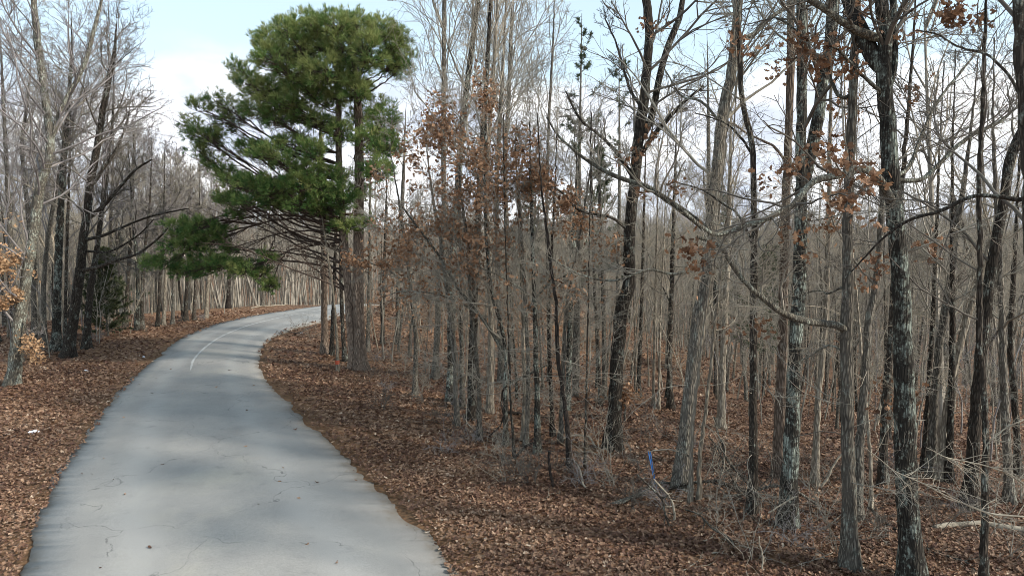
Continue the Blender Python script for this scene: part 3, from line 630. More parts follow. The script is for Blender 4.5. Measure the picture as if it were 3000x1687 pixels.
for k, (pts, w0, w1, bm, lab) in enumerate(mids):
    traced_tree('bare_tree', pts, w0, w1, lab, bm, 'twig_tan' if bm == 'tan_bark' else 'twig_grey', 14 if pts[-1][1] < 320 else 7.5, None, 13, 0.42, seed=70 + k, leaves=False, spread=1.25 if pts[-1][1] < 320 else 0.9, low=5, dens=2.2 if pts[-1][1] < 320 else 1.0, crown_kw=dict(rise=1.0, ang=(0.3, 0.7) if pts[-1][1] < 320 else (0.6, 1.15)))
# oak saplings that keep their brown leaves
leafy = dict(crown_kw=dict(rise=0.9), leaves='brown', low=14)
traced_tree('oak_sapling', [(1482, 1309), (1480, 1134), (1483, 1047), (1470, 960), (1440, 850), (1425, 698), (1420, 520), (1425, 300), (1428, 210)], 15, 6,
    'pale forked oak sapling with brown leaves, its left stem slanting up left', 'lichen_bark', 'twig_grey', 9, None, 30, 0.25, seed=100, spread=1.15, category='sapling',
    arms=[([(1483, 1047), (1443, 977), (1396, 913), (1338, 843), (1290, 760), (1240, 690), (1180, 610)], 12, 5, 0.2)], **leafy)
ARMS = [[], [([(1380, 900), (1280, 860), (1180, 850), (1110, 870)], 6, 2, -0.3)], [([(1540, 900), (1600, 840), (1680, 800), (1780, 790), (1860, 760)], 7, 2, -0.5), ([(1535, 850), (1450, 800), (1380, 780), (1300, 800)], 6, 2, -0.4)], [], [([(1205, 860), (1150, 800), (1080, 770), (1020, 760)], 6, 2, -0.5)]]
for k, (pts, lab) in enumerate([
    ([(1340, 1250), (1330, 1050), (1310, 860), (1290, 700), (1265, 560), (1250, 420), (1262, 300)], 'oak sapling with brown leaves, leftmost of the leafy saplings right of the pine'),
    ([(1405, 1290), (1400, 1100), (1380, 900), (1370, 720), (1350, 560), (1345, 420), (1350, 330)], 'oak sapling with sparse brown leaves, second of the leafy saplings right of the pine'),
    ([(1540, 1310), (1548, 1100), (1540, 900), (1530, 720), (1520, 560), (1510, 440), (1515, 330)], 'leafiest oak sapling with rusty leaves in the middle of the wood edge'),
    ([(1640, 1300), (1650, 1100), (1660, 900), (1690, 740), (1710, 620), (1730, 500)], 'oak sapling leaning right with brown leaves, just left of the wide dark oak'),
    ([(1215, 1160), (1218, 1000), (1205, 860), (1190, 740), (1170, 600), (1150, 480), (1140, 420)], 'brown-leaved oak sapling nearest the pine, leaning towards it')]):
    traced_tree('oak_sapling', pts, 13, 6, lab, 'grey_bark', 'twig_grey', 7.5, None, 26, 0.28, seed=101 + k, spread=1.25, arms=ARMS[k], category='sapling', **leafy)
traced_tree('oak_sapling', [(1830, 1235), (1832, 1180), (1828, 1150), (1820, 1120)], 5, 3, 'tiny oak seedling with rusty leaves before the foot of the wide dark oak', 'grey_bark', 'twig_grey', 1.3, None, 16, 0.2, seed=120, category='sapling', leaves='brown')

# --- left of the road
traced_tree('oak_tree', [(35, 1130), (50, 1000), (64, 901), (90, 740), (105, 640), (116, 553), (134, 494), (147, 436), (134, 291), (112, 145), (102, 35)], 34, 17,
    'pale tan oak with orange dry leaves on low branches at the left edge', 'lichen_limb', 'twig_violet', 13.5, None, 40, 0.12, leaves='orange', seed=130,
    forks=[([(147, 440), (186, 308), (227, 233), (256, 163), (275, 90)], 15, 9, 0.4)], crown_kw=dict(rise=0.8),
    arms=[([(80, 800), (40, 770), (0, 750), (-40, 760)], 8, 4, -0.8), ([(64, 901), (20, 880), (-30, 900)], 7, 3, -0.5), ([(60, 930), (95, 1010), (110, 1040)], 5, 3, -0.6)])
traced_tree('oak_tree', [(198, 1045), (212, 960), (224, 872), (236, 780), (244, 698), (256, 622), (262, 553), (279, 465), (297, 349), (320, 230)], 30, 15,
    'dark oak leaning right over the left verge, long bare limbs reaching roadwards', 'dark_bark', 'twig_dark', 12.5, None, 34, 0.35, leaves=False, seed=131,
    arms=[([(254, 646), (308, 599), (361, 541), (407, 494), (450, 470)], 13, 5, -0.4), ([(240, 785), (290, 782), (326, 768), (407, 739), (480, 680), (500, 640)], 12, 4, -0.6),
          ([(248, 692), (300, 690), (349, 669), (420, 640), (480, 625), (553, 611)], 10, 3, -0.5), ([(262, 553), (300, 500), (350, 420), (380, 330)], 11, 4, 0.2), ([(242, 740), (320, 735), (400, 690), (450, 640)], 8, 3, 0.6)], crown_kw=dict(rise=0.9))
lefts = [
    ([(163, 1028), (166, 940), (170, 800), (174, 700), (185, 500), (200, 300)], 24, 13, 'lichen_bark', 'thick blue-grey lichen-covered trunk between the orange-leaved oak and the dark leaning oak', 13),
    ([(190, 1015), (192, 900), (195, 750), (200, 600)], 10, 7, 'dark_bark', 'thin dark trunk just left of the dark leaning oak', 12),
    ([(252, 1022), (258, 930), (265, 850), (285, 720), (300, 600)], 22, 12, 'dark_bark', 'dark trunk standing between the dark leaning oak and the cedar', 12),
    ([(98, 1000), (100, 900), (95, 750), (80, 600), (64, 436), (76, 332)], 15, 9, 'grey_bark', 'slim grey tree right behind the orange-leaved oak', 12.5),
    ([(366, 960), (372, 870), (378, 770), (385, 640), (390, 500)], 12, 8, 'dark_bark', 'thin dark leaning trunk behind the cedar on its right', 10),
    ([(322, 960), (323, 850), (322, 720), (326, 600)], 12, 8, 'grey_bark', 'thin straight trunk rising directly behind the cedar', 12),
    ([(402, 968), (404, 880), (402, 790), (395, 700)], 13, 8, 'lichen_bark', 'twin-looking grey trunk, left one of a close pair right of the cedar', 9.2),
    ([(414, 966), (417, 880), (420, 790), (428, 700)], 12, 8, 'dark_bark', 'darker trunk, right one of a close pair right of the cedar', 9.2),
    ([(461, 957), (466, 880), (470, 800), (475, 700)], 10, 7, 'dark_bark', 'dark trunk, first right of the close pair on the left verge', 8.8),
    ([(478, 955), (482, 880), (486, 800), (492, 700)], 10, 7, 'tan_bark', 'tan trunk beside the first dark one right of the close pair', 8.5),
    ([(505, 950), (508, 880), (509, 800), (512, 700)], 9, 6, 'grey_bark', 'grey trunk on the left verge under the low pine boughs, left one', 8.4),
    ([(541, 941), (546, 880), (550, 800), (553, 720)], 13, 8, 'dark_bark', 'dark trunk directly under the low pine boughs', 8.5),
    ([(568, 938), (571, 870), (574, 800), (578, 720)], 10, 7, 'dark_bark', 'slim dark trunk second under the low pine boughs', 8.2),
    ([(604, 932), (607, 870), (612, 800), (620, 720)], 11, 7, 'tan_bark', 'pale trunk leaning right, third under the low pine boughs', 8.4),
    ([(668, 903), (670, 850), (672, 790), (676, 700)], 12, 8, 'black_bark', 'black trunk before the outer edge of the bend', 8.2),
    ([(770, 898), (771, 860), (773, 800), (775, 740)], 9, 6, 'grey_bark', 'slim trunk at the outer edge of the bend, close to the road end', 8.2),
    ([(60, 1060), (45, 900), (30, 700), (20, 500), (10, 300)], 17, 9, 'grey_bark', 'grey tree at the left edge behind the orange leaves', 13),
    ([(130, 1010), (128, 850), (140, 700), (175, 500), (215, 350)], 14, 8, 'grey_bark', 'slim grey tree curving right behind the orange-leaved oak', 13),
]
for k, (pts, w0, w1, bm, lab, H) in enumerate(lefts):
    traced_tree('bare_tree', pts, w0, w1, lab, bm, 'twig_violet' if k % 3 else 'twig_grey', H, None, 36, 0.34, seed=140 + k, leaves=False, crown_kw=dict(rise=1.1), group='bare trees left of the road')
# around the pine
for k, (pts, w0, w1, bm, lab) in enumerate([
    ([(952, 1036), (950, 900), (949, 759), (945, 600), (940, 430)], 20, 13, 'pine_bark', 'straight reddish trunk left of the tall pine, where the road disappears'),
    ([(990, 1090), (987, 1000), (983, 932), (975, 850), (965, 780)], 9, 6, 'tan_bark', 'thin trunk with a red paint mark just left of the tall pine'),
    ([(1012, 1060), (1004, 960), (1000, 850), (998, 700)], 13, 9, 'dark_bark', 'dark trunk almost hidden just left of the tall pine'),
    ([(972, 1040), (975, 930), (980, 800), (985, 640)], 12, 8, 'dark_bark', 'dark thin trunk behind the one with the red mark'),
    ([(1078, 1030), (1080, 900), (1082, 800), (1083, 700)], 12, 8, 'grey_bark', 'slim grey trunk touching the right side of the tall pine'),
    ([(1120, 1010), (1122, 900), (1126, 780), (1130, 640)], 11, 7, 'dark_bark', 'slim dark trunk, second right of the tall pine'),
    ([(1165, 1010), (1166, 880), (1170, 760), (1178, 600), (1190, 300)], 12, 8, 'grey_bark', 'tall grey trunk, third right of the tall pine'),
]):
    o = traced_tree('bare_tree', pts, w0, w1, lab, bm, 'twig_grey', 9, None, 10, 0.4, seed=180 + k, leaves=False, group='trees around the pine')
    if 'red paint' in lab:
        Y = o.location[1]; p = at(988, 1062, Y); gg = Geo(); q = np.array([at(989, 1066, Y), at(988, 1055, Y)]) - np.array(o.location)
        tubes(gg, cat(q, 4)[None], np.full((1, 4), px(9.8, Y) * 1.35), 10)
        link('paint_mark', gg.build('paint_mark', flat('red_paint', (0.42, 0.09, 0.05), 0.3, 20)), o)

# ------------------------------------------------------------------ the tall pine
def tufts(g, Pos, Dir, r, n, length, width, tone, spread=0.75):
    """needle bunches: n thin blades fanned around each direction"""
    m = len(Pos); D = np.repeat(Dir, n, 0) + r.normal(0, spread, (m * n, 3)) * 0.75; D /= np.linalg.norm(D, axis=1, keepdims=True)
    B = np.repeat(Pos, n, 0) + D * r.uniform(0, 0.05, (m * n, 1)); L = length * r.uniform(0.7, 1.2, (m * n, 1))
    S = np.cross(D, r.normal(size=(m * n, 3))); S /= np.linalg.norm(S, axis=1, keepdims=True); S *= width
    mid = B + D * L * 0.45; tip = B + D * L - np.array([0, 0, 1]) * L * 0.08
    V = np.stack([B - S * 0.5, B + S * 0.5, mid + S * 0.6, tip, mid - S * 0.6], 1); F = (np.array([[0, 1, 2, 4]])[None] + (np.arange(m * n) * 5)[:, None, None]).reshape(-1, 4)
    F3 = (np.array([[4, 2, 3]])[None] + (np.arange(m * n) * 5)[:, None, None]).reshape(-1, 3)
    T = np.repeat(np.repeat(tone, n) + r.normal(0, 0.12, m * n), 5).clip(0, 1)
    g.add(V, F, T); g.F.append(F3 + g.n - len(V.reshape(-1, 3)))
r = np.random.default_rng(21)
pfoot = hit(1055, 1084); PY = pfoot[1]
def r7(x, y): return 400 + x / 1.449, y / 1.449
stemR, _ = stem_line([(1060, 1085), (1054, 1000), (1049, 828), (1052, 690), (1052, 552), (1052, 414), (1049, 310), (1040, 200), (1020, 110)], PY, n=60)
stemL, _ = stem_line([(1036, 1086), (1031, 1000), (1021, 863), (1011, 725), (1000, 587), (993, 483), (992, 345), (990, 230), (970, 130)], PY + 0.25, n=60)
proot = bpy.data.objects.new('pine_tree', None); C.collection.objects.link(proot)
pf = np.array([pfoot[0] - 0.1, PY, gz(pfoot[0], PY)]); proot.location = pf
tag(proot, 'tall green pine with two stems, its boughs reaching left over the road', 'pine tree')
for st, wa, wb in ((stemR, 36, 20), (stemL, 27, 15)):
    g = Geo(); h = st[:, 2] - st[0, 2]; rr_ = flare(px(np.linspace(wa, wb, 60), PY) * np.where(np.linspace(0, 1, 60) > 0.8, np.linspace(1.6, 0.35, 60) / np.interp(0.8, [0, 1], [1.6, 0.35]), 1), h - 0.15, 0.6, 0.3)
    tubes(g, st[None], rr_[None], 16, 0.035, r); link('trunk', g.build('trunk', M['pine_bark'], origin=pf), proot)
PADS = [(560,180,60,50),(640,130,60,50),(740,110,70,50),(840,105,70,50),(940,110,60,45),(890,78,40,22),(740,92,40,20),(1040,130,70,50),(1100,180,60,60),(1140,260,50,60),(570,250,70,60),(660,210,80,60),(770,200,90,60),(880,200,90,60),(990,210,80,60),(1080,270,70,60),(680,310,90,55),(800,310,100,60),(900,300,80,60),(930,380,70,60),(440,300,50,38),(480,360,70,38),(560,385,80,42),(620,430,80,42),(720,380,80,50),(820,400,80,50),(260,450,40,32),(340,430,50,38),(420,470,60,36),(520,460,70,36),(600,500,80,32),(690,470,70,42),(230,540,50,38),(300,580,60,33),(260,640,50,33),(340,690,50,33),(390,520,60,33),(370,730,40,24),(480,630,60,28),(560,650,70,28),(640,690,70,28),(720,720,70,28),(650,600,60,26),(740,640,60,36),(850,740,60,28),(420,770,60,28),(500,780,70,33),(590,790,70,38),(680,780,70,36),(760,790,80,40),(400,840,60,22),(480,860,60,22),(600,850,70,30),(700,860,80,32),(800,870,80,40),(880,830,70,40),(940,810,50,30),(420,910,40,16),(990,460,60,60),(1050,500,60,60),(1000,590,60,50),(1060,620,60,50),(1020,720,60,45),(900,965,70,22),(970,945,50,20),
 (180,970,60,36),(260,970,80,36),(340,990,60,30),(200,1040,80,36),(300,1030,60,26),(60,1110,40,20),(130,1115,60,26),(210,1150,80,30),(300,1115,70,32),(380,1125,80,32),(470,1135,70,32),(535,1165,40,26),(565,1215,36,30),(400,1055,40,13),(560,1090,40,13),(860,560,60,40),(760,520,60,36),(940,500,50,40)]
gn = Geo(); gb = Geo()
allst = np.vstack([stemR, stemL])
lastB = None
for ip, (cx, cy, rx, ry) in enumerate(PADS):
    X, Y_ = r7(cx, cy)
    low_ = cy > 940
    halfw = 2.6 * math.sqrt(max(0.05, 1 - ((cx - 800) / 460) ** 2)) * (0.45 if low_ else 1)
    reps = 1 if (low_ or rx < 55 or (420 < cy < 560 and rx < 70)) else 2
    for q in range(reps):
        off = (r.uniform(-1, 1) * 0.45 if reps == 1 else (-0.25 - 0.6 * r.random() if q == 0 else 0.25 + 0.6 * r.random())) * halfw
        c = at(X, Y_, PY + off)
        s_ = (PY + off) / 2000 / 1.449; ax = np.array([rx * s_, rx * s_ * 0.9, ry * s_])
        # bough from the stem to the pad, sagging a little then turning up
        stem = stemL if (cx < 900) else stemR
        dist = abs(c[0] - stem[30, 0])
        za = (c[2] - dist * (0.10 if low_ else 0.42) - 0.3); 
        if low_: za = c[2] + r.uniform(-0.2, 0.9) + (0.5 if cy < 1060 else 0.1)
        za = np.clip(za, pf[2] + 2.4 if not low_ else pf[2] + 2.7, stem[-3, 2]); j = np.argmin(abs(stem[:, 2] - za)); A = stem[j]
        if low_ and lastB is not None and ip % 3: A = lastB[8]; dist = np.linalg.norm(c - A)
        midp = (A + c) / 2 + np.array([r.normal(0, 0.12), r.normal(0, 0.3), (0.30 if low_ else -0.25) * dist * 0.35 + r.normal(0, 0.12)])
        B = cat(np.array([A, midp, c]), 14); ln = np.linalg.norm(c - A)
        thin = 1.0
        if low_ and not ip % 3: lastB = B
        B[1:-1] += r.normal(0, 0.015, (12, 3))
        b0 = min(0.05, 0.014 + ln * 0.0075) * thin; tubes(gb, B[None], np.linspace(b0, 0.012, 14)[None], 6, 0.05, r)
        # spray of side branchlets
        nk = int(5 + ln * 1.6); S, D, L2, ix, t = kids(r, B[None], np.array([ln]), nk, 0.35, 0.98, 0.28, (0.4, 1.0), 0.1); P2 = grow(r, S, D, np.minimum(L2, 1.2), 6, 0.15, 0.2, 0.4); tubes(gb, P2, taper(np.full(nk, 0.009), 6, 0.5), 4)
        S, D, L3, ix, t = kids(r, P2, np.minimum(L2, 1.2), 3, 0.3, 1.0, 0.5, (0.4, 0.9), 0.1); P3 = grow(r, S, D, L3, 3, 0.15, 0.2); tubes(gb, P3, taper(np.full(len(S), 0.006), 3, 0.6), 3)
        # needle bunches at the ends of branchlets, grouped into small clumps inside the pad
        vol = rx * ry; nc = int(vol / (75 if low_ else (150 if cy < 480 else 120))) + 6
        cc_ = r.normal(size=(nc, 3)); cc_ /= np.linalg.norm(cc_, axis=1, keepdims=True); cc_ *= r.uniform(0.25, 1.3, (nc, 1)) ** 0.6
        cpos = c + cc_ * ax
        TB = cpos + np.array([0, 0, -0.12]); SB = B[r.integers(9, 14, nc)]
        br = np.stack([SB, (SB + TB) / 2 + r.normal(0, 0.04, (nc, 3)) - np.array([0, 0, 0.04]), TB + r.normal(0, .02, (nc, 3)), cpos], 1); tubes(gb, br, taper(np.full(nc, 0.009), 4, 0.5), 3)
        per = 7; pos = np.repeat(cpos, per, 0) + r.normal(0, 0.07, (nc * per, 3)); dr = np.repeat(cc_, per, 0) * np.array([0.7, 0.7, 0.5]) + np.array([0, 0, 0.55]) + r.normal(0, 0.35, (nc * per, 3)); dr /= np.linalg.norm(dr, axis=1, keepdims=True)
        hue = 0.74 if cy < 480 else (0.60 if cy < 760 else 0.50)  # needle tone carries sunlight: yellow-green crown top, darker below
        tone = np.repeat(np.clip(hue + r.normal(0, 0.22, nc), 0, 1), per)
        tufts(gn, pos, dr, r, 11, 0.17, 0.010, np.clip(tone + 0.12 * (cc_[np.repeat(np.arange(nc), per), 2] > 0.2), 0, 1), 0.5)  # upper bunches of each pad tinted lighter, as if sunlit
# bare dark boughs low on the left
for q in range(6):
    A = stemL[np.argmin(abs(stemL[:, 2] - (pf[2] + r.uniform(2.7, 4.4))))]; X, Y_ = r7(r.uniform(300, 700), r.uniform(990, 1180)); c = at(X, Y_, PY + r.uniform(-1.3, 1.3))
    B = cat(np.array([A, (A + c) / 2 + np.array([0, 0, r.uniform(0, 0.35)]), c]), 14); ln = np.linalg.norm(c - A); B[1:] += np.cumsum(r.normal(0, 0.012, (13, 3)), 0)
    tubes(gb, B[None], np.linspace(0.036, 0.012, 14)[None], 6, 0.05, r)
    S, D, L2, ix, t = kids(r, B[None], np.array([ln]), 12, 0.25, 0.98, 0.3, (0.3, 0.9), 0.05); P2 = grow(r, S, D, L2, 7, 0.15, 0.1, 0.4); tubes(gb, P2, taper(np.full(12, 0.012), 7, 0.4), 4)
    S, D, L3, ix, t = kids(r, P2, L2, 4, 0.2, 1.0, 0.5, (0.4, 0.9)); P3 = grow(r, S, D, L3, 4, 0.2, 0.1); tubes(gb, P3, taper(np.full(len(S), 0.007), 4, 0.6), 3)
link('branches', gb.build('branches', flat('pine_bough_bark', (0.085, 0.062, 0.05), 0.5, 9), origin=pf), proot)
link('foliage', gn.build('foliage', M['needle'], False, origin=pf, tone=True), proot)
made += [(pf[0], pf[1]), (pf[0] - 0.5, pf[1])]

# ------------------------------------------------------------------ cedars and far evergreens
def evergreen(name, label, category, foot, H, wid, n, matn, seed, blade=0.10, bw=0.012, t_bare=0.1, sparse=1.0, group=None, shape=1.0, per=9):
    r = np.random.default_rng(seed); root = bpy.data.objects.new(name, None); C.collection.objects.link(root); root.location = foot; tag(root, label, category, group)
    P = cat(np.array([(0, 0, -0.1), (r.normal(0, .05), 0, H * 0.5), (r.normal(0, .12), r.normal(0, .1), H)]), 24); g = Geo(); tubes(g, P[None], np.linspace(max(H * 0.011, 0.02), 0.008, 24)[None], 8, 0.04, r)
    link('trunk', g.build('trunk', M['grey_bark']), root)
    gb, gf = Geo(), Geo(); t = r.uniform(t_bare, 0.98, n); az = r.uniform(0, 6.283, n); Ln = wid * (1.02 - t) ** shape * r.uniform(0.5, 1.2, n) + 0.1
    S = np.stack([np.interp(t, np.linspace(0, 1, 24), P[:, k]) for k in range(3)], 1); D = np.stack([np.cos(az), np.sin(az), 0.35 + 0.5 * t], 1)
    B = grow(r, S, D, Ln, 6, 0.15, 0.3, 0.3); tubes(gb, B, taper(np.full(n, 0.010), 6, 0.4), 3)
    q = int(per * sparse); S2, D2, L2, ix, tt = kids(r, B, Ln, q, 0.3, 1.0, 0.35, (0.3, 0.9), 0.1)
    tufts(gf, S2, D2 / np.linalg.norm(D2, axis=1, keepdims=True), r, 9, blade, bw, np.clip(r.normal(0.5, 0.25, len(S2)), 0, 1), 0.6)
    link('branches', gb.build('branches', M['twig_dark']), root); link('foliage', gf.build('foliage', M[matn], False, tone=True), root)
    made.append((foot[0], foot[1])); return root
def on(x, y): p = hit(x, y); return (p[0], p[1], p[2])
evergreen('cedar', 'dark green bushy cedar on the left verge, dense below and sparse on top', 'cedar', on(318, 985), 3.9, 1.35, 170, 'cedar', 31, 0.12, 0.016, 0.06, shape=0.75, per=20)
def onY(x, Y): p = at(x, 700, Y); return (p[0], Y, gz(p[0], Y))
evergreen('cedar', 'tall thin cedar with loose dark tufts, left of the wide dark oak', 'cedar', onY(1690, 21), 11.6, 1.1, 26, 'dull_needle', 32, 0.12, 0.012, 0.62, 1.5, shape=0.4)
evergreen('cedar', 'tall thin faint cedar just left of the upper trunk of the wide dark oak', 'cedar', onY(1812, 24), 11.8, 1.0, 22, 'dull_needle', 33, 0.12, 0.012, 0.66, 1.4, shape=0.4)
for k, (x, Y, H, wd, lab) in enumerate([(1760, 34, 9, 2.2, 'dull green pine deep in the wood behind the wide dark oak'), (2110, 40, 11, 2.2, 'small dull pine far off, seen right of the leaning grey oak'), (1560, 46, 10, 2.4, 'dull green pine far behind the middle brown leaves'), (2240, 30, 6.5, 1.8, 'small dull green pine behind the slim mottled oak'), (2700, 60, 12, 2.5, 'far small pine on the slope right of the big lichen oak'), (262, 60, 9, 2.6, 'far dark pine above the wood behind the left leaning oak'), (130, 70, 11, 2.8, 'far pine behind the orange-leaved oak'), (395, 75, 9.5, 2.8, 'far dark pine on the ridge left of the low pine boughs'), (330, 50, 7, 2, 'small pine in the wood behind the cedar')]):
    evergreen('far_pine', lab, 'pine tree', onY(x, Y), H, wd, 90, 'dull_needle', 60 + k, 0.22, 0.03, 0.25, shape=0.8)

# ------------------------------------------------------------------ the wood: copies of bare trees, each its own tree
def variant(seed, H, r0, tone, lean=0.0, fork=False, twig=0.0036, limbs=20, lev4=2, t0=0.35, per=6, spread=0.8):
    r = np.random.default_rng(seed); d = np.array([[lean, r.normal(0, 0.02), 1.0]])
    P = grow(r, np.array([[0, 0, -0.15]]), d, np.array([H]), 26, 0.018, 0.12, 0.12)[0]; Rr = flare(r0 * (1 - np.linspace(0, 1, 26)) ** 1.15 * (1 - 0.25 * (np.linspace(0, 1, 26) > 0.45)) + 0.006, P[:, 2] - 0.1, 0.5)
    gt, gc = Geo(), Geo(); tubes(gt, P[None], Rr[None], 8, 0.05, r); bare_crown(gc, r, P, Rr, H, limbs, 1, t0, twig=twig, spread=spread * 1.15, sides=(4, 3, 3, 3), rise=1.0, lev4=lev4)
    if fork:
        j = r.integers(6, 12); Q = grow(r, P[j:j + 1], np.array([[r.choice([-1, 1]) * 0.45, r.normal(0, 0.2), 1.0]]), np.array([H - P[j, 2]]) * 0.95, 20, 0.02, 0.4)[0]; Rq = np.linspace(Rr[j] * 0.75, 0.01, 20)
        tubes(gt, Q[None], Rq[None], 7, 0.05, r); bare_crown(gc, r, Q, Rq, H * 0.7, limbs * 0.5, 1, 0.3, twig=twig, spread=spread, sides=(4, 3, 3, 3), rise=1.0, lev4=lev4)
    bm, tm = {'pale': ('tan_bark', 'twig_tan'), 'grey': ('grey_bark', 'twig_grey'), 'dark': ('dark_bark', 'twig_dark'), 'mottled': ('lichen_bark', 'twig_grey'), 'violet': ('grey_bark', 'twig_violet')}[tone]
    return gt.build('trunk', M[bm]), gc.build('crown', M[tm]), dict(H=P[:, 2].max(), tone='grey' if tone == 'violet' else tone, fork=fork, lean=lean)
VAR = [variant(500 + k, *a) for k, a in enumerate([(12, .085, 'grey'), (11.5, .07, 'pale', .05), (12.5, .10, 'dark'), (11, .06, 'grey', -.07), (12, .09, 'mottled', .03, True), (10.5, .05, 'pale', -.03), (12, .08, 'violet', .09), (11, .065, 'dark', -.10), (12.5, .095, 'grey', 0, True), (9.5, .042, 'pale', .08), (10, .05, 'grey', .02), (11.5, .075, 'pale', 0, True), (10, .045, 'dark', .12)])]
near_limit = ([0, 200, 300, 470, 600, 700, 850, 960, 1000, 1060, 1250, 1400, 1500, 1700, 1850, 2000, 2300, 2650, 2900, 3000], [1050, 1010, 975, 940, 920, 895, 878, 868, 960, 1005, 1080, 1130, 1170, 1190, 1180, 1210, 1260, 1340, 1370, 1370])
sky_limit = ([0, 200, 330, 400, 470, 560, 640, 760, 900, 1010, 1060, 1200, 1500, 1850, 2100, 2500, 3000], [-300, -100, 60, 280, 410, 470, 490, 510, 500, 500, 570, 590, 610, 600, 570, 540, 460])
r = np.random.default_rng(77); spots = []
Pm = np.array(made)
tries = 0
while len(spots) < 282 and tries < 60000:
    tries += 1
    Y = 13 + 39 * r.random() ** 0.75; sx = r.uniform(-60, 3060); X = at(sx, 700, Y)[0]
    d, s = road_d(X, Y)
    if d[0] < 2.6: continue
    z = gz(X, Y); px_, py_ = proj(np.array([[X, Y, z]])); px_, py_ = px_[0], py_[0]
    if py_ > np.interp(px_, *near_limit): continue
    if np.min(np.hypot(Pm[:, 0] - X, Pm[:, 1] - Y)) < 0.7: continue
    if spots and min(math.hypot(a[0] - X, a[1] - Y) for a in spots) < 1.15: continue
    spots.append((X, Y, z, px_, py_))
def zone(x, Y):
    e = ['left of the orange leaves', 'behind the orange leaves', 'behind the dark leaning oak', 'behind the left cedar', 'under the low pine boughs', 'beyond the road bend', 'behind the tall pine', 'right of the tall pine', 'behind the brown leaves', 'behind the black stems', 'behind the wide dark oak', 'behind the blue tape', 'behind the leaning grey oak', 'behind the straight lichen oak', 'behind the slim grey oak', 'behind the big lichen oak', 'behind the leaning trunks', 'behind the pale log']
    b = [20, 130, 270, 400, 640, 900, 1010, 1110, 1300, 1560, 1720, 1880, 1990, 2150, 2390, 2540, 2700, 2840]
    return e[int(np.clip(np.searchsorted(b, x) - 0, 0, len(e) - 1))]
trees_by_label = {}
for q, (X, Y, z, sx, sy) in enumerate(spots):
    k = int(r.choice([0, 1, 1, 2, 3, 4, 5, 5, 6, 7, 8, 9, 10, 11, 11, 12])); tm_, cm_, inf = VAR[k]; s = r.uniform(0.78, 1.12)
    lim = np.interp(sx, *sky_limit); Hs = inf['H'] * s
    top = CAM_H + (658 - lim) / 2000 * Y - z
    if Hs > top: s *= max(top, 4.0) * r.uniform(0.75, 1.15) / Hs
    root = bpy.data.objects.new('bare_tree', None); C.collection.objects.link(root); root.location = (X, Y, z); rz_ = r.uniform(0, 6.283); root.rotation_euler = (r.normal(0, .02), r.normal(0, .02), rz_); fat = r.uniform(0.85, 1.25); root.scale = (s * fat, s * fat, s)
    lx = inf['lean'] * math.cos(rz_)
    lean = 'leaning right' if lx > 0.045 else ('leaning left' if lx < -0.045 else 'upright')
    rad = [.085, .07, .10, .06, .09, .05, .08, .065, .095, .042, .05, .075, .045][k] * s * fat
    thick = 'thick' if rad > 0.088 else ('slim' if rad > 0.062 else 'thin')
    far = 'near' if Y < 22 else ('midway' if Y < 36 else 'far off')
    lab = f"{thick} {inf['tone']}{' forked' if inf['fork'] else ''} bare tree {lean}, {far} {zone(sx, Y)}"
    tag(root, lab, 'tree', 'bare trees filling the wood')
    for me in (tm_, cm_): link(me.name.split('.')[0], me, root)

# ------------------------------------------------------------------ thin saplings and shrubs between the trees
def shrub_mesh(seed, H, n, name='stems', spread=0.5, mt='twig_violet', tw=0.0035, up=0.4):
    r = np.random.default_rng(seed); g = Geo(); D = np.stack([r.normal(0, spread, n), r.normal(0, spread, n), np.ones(n)], 1); S = np.c_[r.normal(0, 0.05, (n, 2)), np.full(n, -0.05)]; L = H * r.uniform(0.6, 1.1, n)
    P = grow(r, S, D, L, 9, 0.13, up, 0.5); tubes(g, P, taper(np.full(n, max(tw * 1.7, H * 0.0045)), 9, 0.35), 4)
    S, D, L2, ix, t = kids(r, P, L, 7 if n > 1 else 22, 0.22, 1.0, 0.42 if n > 1 else 0.24, (0.6, 1.3), 0.1); P2 = grow(r, S, D, L2, 6, 0.18, 0.2, 0.4); tubes(g, P2, taper(np.full(len(S), tw * 1.1), 6, 0.5), 3)
    S, D, L3, ix, t = kids(r, P2, L2, 5, 0.2, 1.0, 0.5, (0.5, 1.1)); P3 = grow(r, S, D, L3, 4, 0.18, 0.1); tubes(g, P3, taper(np.full(len(S), tw * 0.8), 4, 0.6), 3)
    return g.build(name, M[mt])
SAP = [shrub_mesh(700 + k, H, 1, 'sapling', 0.08, mt, 0.0045, 0.5) for k, (H, mt) in enumerate([(5, 'twig_grey'), (6, 'twig_tan'), (4, 'twig_tan'), (7, 'twig_grey'), (5.5, 'twig_violet'), (3.5, 'twig_dark')])]
SHR = [shrub_mesh(720 + k, H, n, 'shrub', 0.5, mt) for k, (H, n, mt) in enumerate([(1.2, 5, 'twig_dark'), (0.9, 7, 'twig_violet'), (1.6, 4, 'twig_grey'), (1.3, 6, 'twig_grey'), (0.7, 8, 'twig_dark')])]
q = 0; tries = 0
